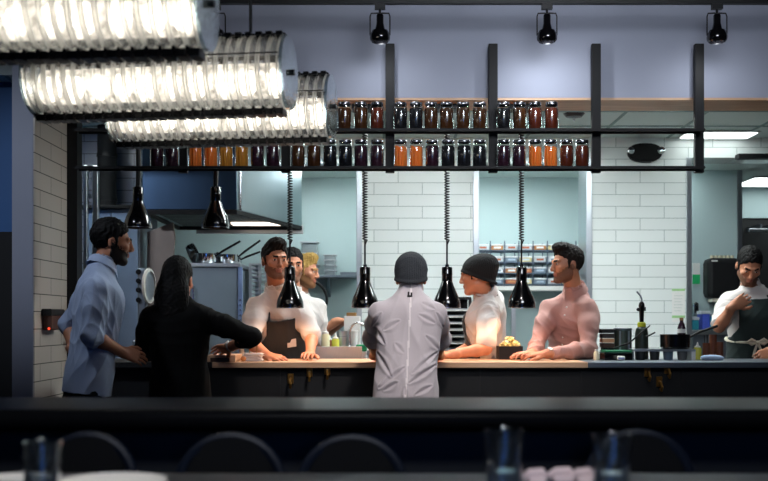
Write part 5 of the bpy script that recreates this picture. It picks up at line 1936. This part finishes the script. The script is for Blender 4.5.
    for hip, knee, ank, toe in legs:
        Sf = Field(np.minimum(ank, toe) - .09, np.maximum(ank, toe) + .09, .007)
        heel = np.array([ank[0], ank[1], .04]) - np.array([f2[0], f2[1], 0]) * .03
        toe_ = np.array([toe[0], toe[1], .036])
        Sf.cap(heel, toe_, .039, .036, .02)
        Sf.cap(ank, (heel + toe_) / 2 + np.array([0, 0, .01]), .045, .038, .03)
        sl, g = Sf.sub(Sf.lo, Sf.lo + 1, 0)
        Sf.F = np.maximum(Sf.F, (.001 - g[2]).astype(np.float32))
        V, Q = Sf.mesh('shoe')
        to_mesh('shoe', V, Q, M['blackmatte'], None, root)
    root['_'] = 0
    del root['_']
    return dict(root=root, st=st, pel=pel, neck=neck, ax=ax, rt=rt, fw=fw, L=L, HL=HL_, arms=arms)


def bracelet(p, Wc, d, r, w, mat_band, mat_face, face_dir, name='wristwatch'):
    Wc, d = np.array(Wc, float), unit(d)
    wt = G().lathe([(r, -w), (r + .002, -w), (r + .002, w), (r, w), (r, -w)], Wc, d, 24).build(name, mat_band, p['root'])
    fd = unit(np.array(face_dir, float) - d * (np.array(face_dir, float) @ d))
    c = Wc + fd * (r + .001)
    G().cyl(c, c + fd * .007, .016, n=18).build('dial', mat_face, wt)


T_BLACK = cloth('black_trousers', '#0a0b0d')
T_NAVY = cloth('navy_trousers', '#0a0d13')
W_SHIRT = cloth('white_shirt', '#cbc5c1')
dbg = dict(debug=1)

# man in the grey-white shirt and dark grey beanie, seen from behind
CP = [(-.35, .178, .125), (-.2, .178, .125), (-.05, .176, .122), (.1, .168, .116), (.3, .160, .112, .005), (.5, .172, .118, .01), (.7, .186, .125, .01),
      (.82, .176, .11, 0), (.9, .128, .088, -.005), (.96, .08, .07, -.005), (1.03, .058, .058, 0)]
GREY_SHIRT = cloth('pale_grey_shirt', '#c4bcc0')
p = person('person', 'man in pale grey short-sleeved shirt and charcoal beanie, seen from behind', dict(
    pel=(.117, 5.76, .895), neck=P(410, 297, 5.95), head=P(411, 279, 6.0), hf=(.03, .96, -.22), hu=(0, .2, 1), face=(0, 1), sprof=CP,
    R=dict(S=P(435, 309, 5.88), E=P(441, 339, 6.12), W=P(438, 356, 6.36), hd=(-.5, .8, 0), thumb=-1, curl=.25),
    L=dict(S=P(380, 309, 5.88), E=P(373, 339, 6.12), W=P(376, 356, 6.36), hd=(.5, .8, 0), thumb=1, curl=.25),
    sleeve=1.12, cuff=False, shirt=GREY_SHIRT, shirt_fit=.006, sleeve_fit=.014, flare=.006, fold=.0065, ffreq=.5, hem=-.32, hat=mat('charcoal_knit', '#2f3338', .95, bump=.5, bscale=120, vary=.15), slouch=(0, -.02, .07), hair=H_BROWN,
    trousers=T_BLACK, collarh=.055, backseam=mat('seam_white', '#e9e2e2', .8), brimslope=.46, creases=[
        ((419, 315), (434, 323), .007, .006), ((374, 326), (385, 344), .008, .006), ((384, 330), (399, 321), .006, .006), ((378, 352), (391, 375), .008, .006),
        ((408, 381), (435, 364), .009, .006), ((404, 366), (379, 386), .008, .006), ((411, 372), (436, 352), .007, .006), ((425, 336), (438, 349), .007, .006),
        ((414, 392), (430, 384), .008, .006), ((395, 343), (403, 352), .005, .006), ((384, 388), (397, 380), .008, .006), ((404.6, 384), (404.8, 399), .016, .0035),
        ((422, 303), (434, 309), .005, .006), ((381, 313), (372, 326), .007, .005), ((436, 313), (443, 327), .007, .005)], seed=4, **dbg))
# small dark mark under the collar
c = p['pel'] + p['ax'] * p['L'] * .955 - p['fw'] * .088
g = G()
R_ = Matrix.Rotation(-.35, 3, 'X')
g.box(c + np.array([-.014, -.003, -.004]), c + np.array([-.004, .001, .016])); g.box(c + np.array([.002, -.003, -.004]), c + np.array([.012, .001, .012])); g.box(c + np.array([-.016, -.003, -.014]), c + np.array([.012, .001, -.003]))
g.build('neck_label', M['blackmatte'], p['root'], smooth=False)

# cook with black beanie, grey apron, profile to the left
p = person('person', 'cook in black beanie and dark apron leaning a bare forearm on the pass', dict(
    pel=(.70, 7.12, .93), neck=P(486, 294, 6.97), head=P(477, 276, 6.93), hf=(-.93, .30, -.12), face=(-.93, .36),
    L=dict(S=P(489, 309, 6.84), E=P(486, 349, 6.70), W=P(452, 354.5, 6.58), hd=(-1, -.05, -.03), hn=(0, -.3, 1), thumb=-1, curl=.45),
    R=dict(E=P(474, 345, 7.14), W=P(455, 354, 6.86), hd=(-1, -.1, 0), thumb=1),
    sleeve=.8, shirt=W_SHIRT, sleeve_fit=.02, flare=.006, hat=mat('black_knit', '#101113', .95, bump=.5, bscale=120), slouch=(0, -.06, .06), hair=H_BLACK, brimslope=.52,
    apron=cloth('dark_grey_apron', '#3b3a3a'), trousers=T_BLACK, wings=True, collarh=.045, seed=6, bib=.74, **dbg))

# man in the pink shirt
p = person('person', 'bearded man in a pink long-sleeved shirt leaning on the pass with a watch', dict(
    pel=(PX(570, 7.17), 7.17, .93), neck=P(576, 295, 7.02), head=P(567, 265, 6.96), hf=(-.94, -.30, -.06), face=(-.66, -.75),
    L=dict(S=P(588, 306, 6.90), E=P(589, 350, 6.76), W=P(546, 354, 6.58), hd=(-1, -.02, -.05), hn=(0, -.15, 1), thumb=1, curl=.3),
    R=dict(S=P(549, 306, 7.07), E=P(537, 346, 6.92), W=P(531, 353.5, 6.65), hd=(-.75, -.6, 0), hn=(0, 0, 1), thumb=-1, curl=.35),
    sleeve=1.86, shirt=cloth('pink_shirt', '#b58880'), wings=True, collarh=.068, stub=STUB_DARK, hair=H_BROWN, trousers=T_NAVY, quiff=True, fold=.0055, seed=2, **dbg))
a = p['arms'][1]
bracelet(p, a[3] + (a[2] - a[3]) * .06, a[3] - a[2], .031, .009, M['steel'], M['whiteplastic'], (0, -.6, 1))
# buttons
g = G()
for k in range(7):
    c = p['pel'] + p['ax'] * p['L'] * (.88 - k * .1) + p['fw'] * (.128 if k else .11)
    g.ball(c, (.006, .006, .006), 8, 6)
g.build('button', M['whiteplastic'], p['root'])

# bearded cook in white behind the third lamp
APR = cloth('charcoal_apron', '#23272b')
p = person('person', 'smiling bearded cook in white with a charcoal apron, behind a lowered heat lamp', dict(
    pel=(PX(282, 7.15), 7.15, .93), neck=P(278, 293, 6.97), head=P(275, 261, 6.88), hf=(.40, -.90, -.06), face=(.42, -.9),
    R=dict(S=P(256, 304, 6.92), E=P(250, 342, 6.78), W=P(268, 356, 6.56), hd=(.75, -.5, -.1), hn=(0, -.3, 1), thumb=-1),
    L=dict(S=P(300, 304, 7.02), E=P(312, 336, 6.90), W=P(310, 354, 6.68), hd=(-.1, -1, 0), hn=(0, 0, 1), thumb=1),
    sleeve=.92, wings=True, collarh=.065, shirt=W_SHIRT, stub=STUB_DARK, hair=H_BROWN, quiff=True, hairthick=.016, apron=APR, bib=.74, bibw=.13, trousers=T_BLACK, seed=8, sleeve_fit=.02, **dbg))
c = p['pel'] + p['ax'] * p['L'] * .42 + p['fw'] * .142 - p['rt'] * .03
G().prism([c + p['rt'] * u_ + p['ax'] * v_ for u_, v_ in ((-.03, -.027), (.03, -.027), (.03, .027), (-.03, .027))], p['fw'] * .004).build('apron_patch', W_SHIRT, p['root'], smooth=False)

# cook hidden by the lamp
p = person('person', 'dark-haired cook almost hidden behind the lowered lamp beside the bearded cook', dict(
    pel=(PX(294, 7.62), 7.62, .93), neck=P(293, 296, 7.6), head=P(292, 266, 7.55), hf=(.25, -.95, -.1), face=(.2, -1),
    R=dict(E=P(266, 346, 7.5), W=P(276, 372, 7.3), hd=(.3, -.8, -.3)), L=dict(E=P(318, 348, 7.62), W=P(306, 374, 7.4), hd=(-.3, -.8, -.3), thumb=-1),
    sleeve=.8, shirt=W_SHIRT, hair=H_BLACK, stub=STUB_DARK, apron=cloth('green_apron', '#22352f'), trousers=T_BLACK, h=.0055, **dbg))

# blond cook
p = person('person', 'blond bearded cook in a white T-shirt reaching over the sink to the right', dict(
    pel=(PX(296, 8.15), 8.15, .93), neck=P(300, 296, 8.12), head=P(305, 272, 8.1), hf=(.93, -.34, -.12), face=(.85, -.5),
    R=dict(S=P(303, 307, 7.97), E=P(312, 337, 7.82), W=P(338, 321, 7.78), hd=(1, -.05, .1), hn=(0, -.2, 1), thumb=1),
    L=dict(E=P(322, 336, 8.22), W=P(343, 322, 7.98), hd=(1, -.2, 0), thumb=-1),
    sleeve=.6, shirt=cloth('white_tshirt', '#e4e4e2'), hair=H_BLOND, stub=STUB_LIGHT, quiff=True, apron=cloth('dark_green_apron', '#22352f'), trousers=T_BLACK, collarh=.02, h=.0055, **dbg))

# man in the pale blue shirt at the left
p = person('person', 'bearded man in a pale blue shirt with rolled sleeves standing before the steel cabinet', dict(
    pel=(PX(89, 5.75), 5.75, .96), neck=P(101, 270, 5.78), head=P(112, 243, 5.82), hf=(.93, .30, -.1), face=(.86, .5),
    R=dict(S=P(97, 286, 5.62), E=P(92, 336, 5.56), W=P(122, 352, 5.74), hd=(.8, .5, -.3), hn=(.3, -.8, .5), thumb=1),
    L=dict(E=P(70, 326, 5.98), W=P(74, 352, 5.86), hd=(.6, -.1, -.6), hn=(-1, 0, .2), thumb=1),
    sleeve=1.12, shirt=cloth('pale_blue_shirt', '#a9b9d6'), wings=True, collarh=.06, hair=H_BLACK, stub=BEARD_BLACK, trousers=T_NAVY, fold=.0065, sleeve_fit=.018, seed=12, hem=-.2, hairthick=.015, **dbg))

# woman with long dark hair
p = person('person', 'woman in black with long dark hair, hand on the wooden board, seen from behind', dict(
    pel=(PX(180, 5.98), 5.98, .86), neck=P(178, 302, 6.02), head=P(178, 281, 6.06), hf=(.2, .97, -.12), face=(.1, 1),
    R=dict(S=P(205, 314, 6.0), E=P(252, 337, 6.04), W=P(229, 347.5, 6.24), hd=(-.55, .6, -.1), hn=(.4, .4, .8), thumb=-1, curl=.3),
    L=dict(S=P(151, 314, 5.98), E=P(143, 352, 6.10), W=(PX(160, 6.38), 6.38, 1.045), hd=(.5, .8, 0), thumb=1),
    sleeve=1.45, shirt=cloth('black_shirt', '#060607'), hair=H_BLACK, long=True, mess=.0006, nosideburn=True, trousers=T_BLACK, female=True, fold=.0022, hairthick=.018, collar=False, sleeve_fit=.013, shirt_fit=.008, **dbg))
a = p['arms'][0]
bracelet(p, a[3] + (a[2] - a[3]) * .1, a[3] - a[2], .031, .008, M['steel'], M['whiteplastic'], (.3, -1, .6))

# cook at the far right
p = person('person', 'cook in white with a dark green tied apron looking down at the right end', dict(
    pel=(PX(753, 7.38), 7.38, .93), neck=P(753, 289, 7.3), head=P(749, 266, 7.2), hf=(-.10, -.80, -.55), hu=(0, -.5, .85), face=(-.12, -1),
    R=dict(S=P(728, 299, 7.27), E=P(719, 327, 7.08), W=P(733, 306, 6.98), hd=(.75, .05, .45), hn=(.1, -1, .2), thumb=-1, curl=.6),
    L=dict(S=P(778, 299, 7.27), E=P(786, 338, 7.2), W=P(770, 351, 7.0), hd=(-.55, -.3, -.25), hn=(.2, -.8, .6), thumb=1, curl=.5),
    sleeve=.85, shirt=W_SHIRT, hair=H_BLACK, stub=STUB_DARK, apron=cloth('bottle_green_apron', '#1d2b2a'), bib=.9, bibw=.12, waisttie=cloth('cream_tape', '#c9c3b0'), trousers=T_BLACK, seed=5, sleeve_fit=.02, **dbg))
# ------------------------------------------------------------------ lights and camera
def light(name, typ, loc, energy, color, size=.1, aim=None, **kw):
    d = bpy.data.lights.new(name, typ)
    d.energy = energy
    d.color = color
    if typ == 'AREA':
        d.size = size
        if 'size_y' in kw:
            d.shape = 'RECTANGLE'
            d.size_y = kw['size_y']
    elif typ in ('POINT', 'SPOT'):
        d.shadow_soft_size = size
    if typ == 'SPOT':
        d.spot_size = math.radians(kw.get('angle', 80))
        d.spot_blend = kw.get('blend', .8)
    if 'spread' in kw:
        d.spread = math.radians(kw['spread'])
    o = bpy.data.objects.new(name, d)
    COL.objects.link(o)
    o.location = loc
    if aim is not None:
        o.rotation_euler = (Vector(aim) - Vector(loc)).to_track_quat('-Z', 'Y').to_euler()
    return o

# unseen dining room lights; the two area lights are added fill
light('unseen_dining_light', 'AREA', (1.0, 2.6, 3.4), 30, (.88, .92, 1), 1.4, (.9, 6.45, 3.1), spread=75)  # wide fill added to lift the grey wall
light('unseen_dining_light', 'SPOT', (.5, 4.1, 3.4), 210, (1, .92, .90), .15, (.2, 5.9, 1.15), angle=50, blend=1)
light('unseen_dining_light', 'AREA', (0, 1.2, 3.45), 34, (.9, .93, 1), 1.2, (0, 2.3, 0), spread=100)  # fill added over the foreground table
light('unseen_dining_light', 'SPOT', (-2.5, 4.9, 3.4), 90, (.76, .85, 1), .12, (-1.66, 5.7, 1.72), angle=28, blend=1)
light('pillar_downlight', 'SPOT', (-3.0, 3.2, 3.4), 200, (.78, .86, 1), .1, (-2.35, 6.45, 2.0), angle=32, blend=1)
# spots on the track, washing the wall
for px, e in ((215.5, 6), (380, 7), (547, 14), (717, 7)):
    x = PX(px, TD)
    light('track_beam', 'SPOT', (x, TD, PZ(40, TD) - .02), e, (.9, .94, 1), .03, (x + .12, Dw, PZ(130, Dw)), angle=165, blend=1)
# heat lamps
for px, yb in ((138, 228), (215.5, 228), (290, 308), (365, 308), (447, 308), (521.5, 308)):
    light('heat_beam', 'SPOT', (PX(px, HL), HL, PZ(yb, HL) + .03), (8 if yb > 300 else 1.5), (1, .50, .26), .04, (PX(px, HL), HL, 0), angle=150, blend=.5)

w = bpy.data.worlds.new('World')
bpy.context.scene.world = w
w.use_nodes = True
bg = w.node_tree.nodes['Background']
bg.inputs[0].default_value = (.35, .5, .8, 1)
bg.inputs[1].default_value = .05

cam = bpy.data.cameras.new('Camera')
cam.lens = 50
cam.sensor_width = 36
cam.shift_y = (HY - 240.5) / 768.0
cam.dof.use_dof = True
cam.dof.focus_distance = 6.5
cam.dof.aperture_fstop = 2.8
cam.clip_end = 60
co = bpy.data.objects.new('Camera', cam)
COL.objects.link(co)
co.location = (0, 0, CAMZ)
co.rotation_euler = (math.pi / 2, 0, 0)
sc = bpy.context.scene
sc.camera = co
sc.view_settings.view_transform = 'Standard'
sc.view_settings.look = 'None'
sc.view_settings.exposure = 0.0
sc.view_settings.gamma = 1.0
sc.view_settings.use_curve_mapping = False
sc.cycles.use_denoising = True
sc.cycles.max_bounces = 8
sc.cycles.transparent_max_bounces = 24
sc.cycles.sample_clamp_indirect = 6.0
sc.cycles.caustics_reflective = False
sc.cycles.caustics_refractive = False
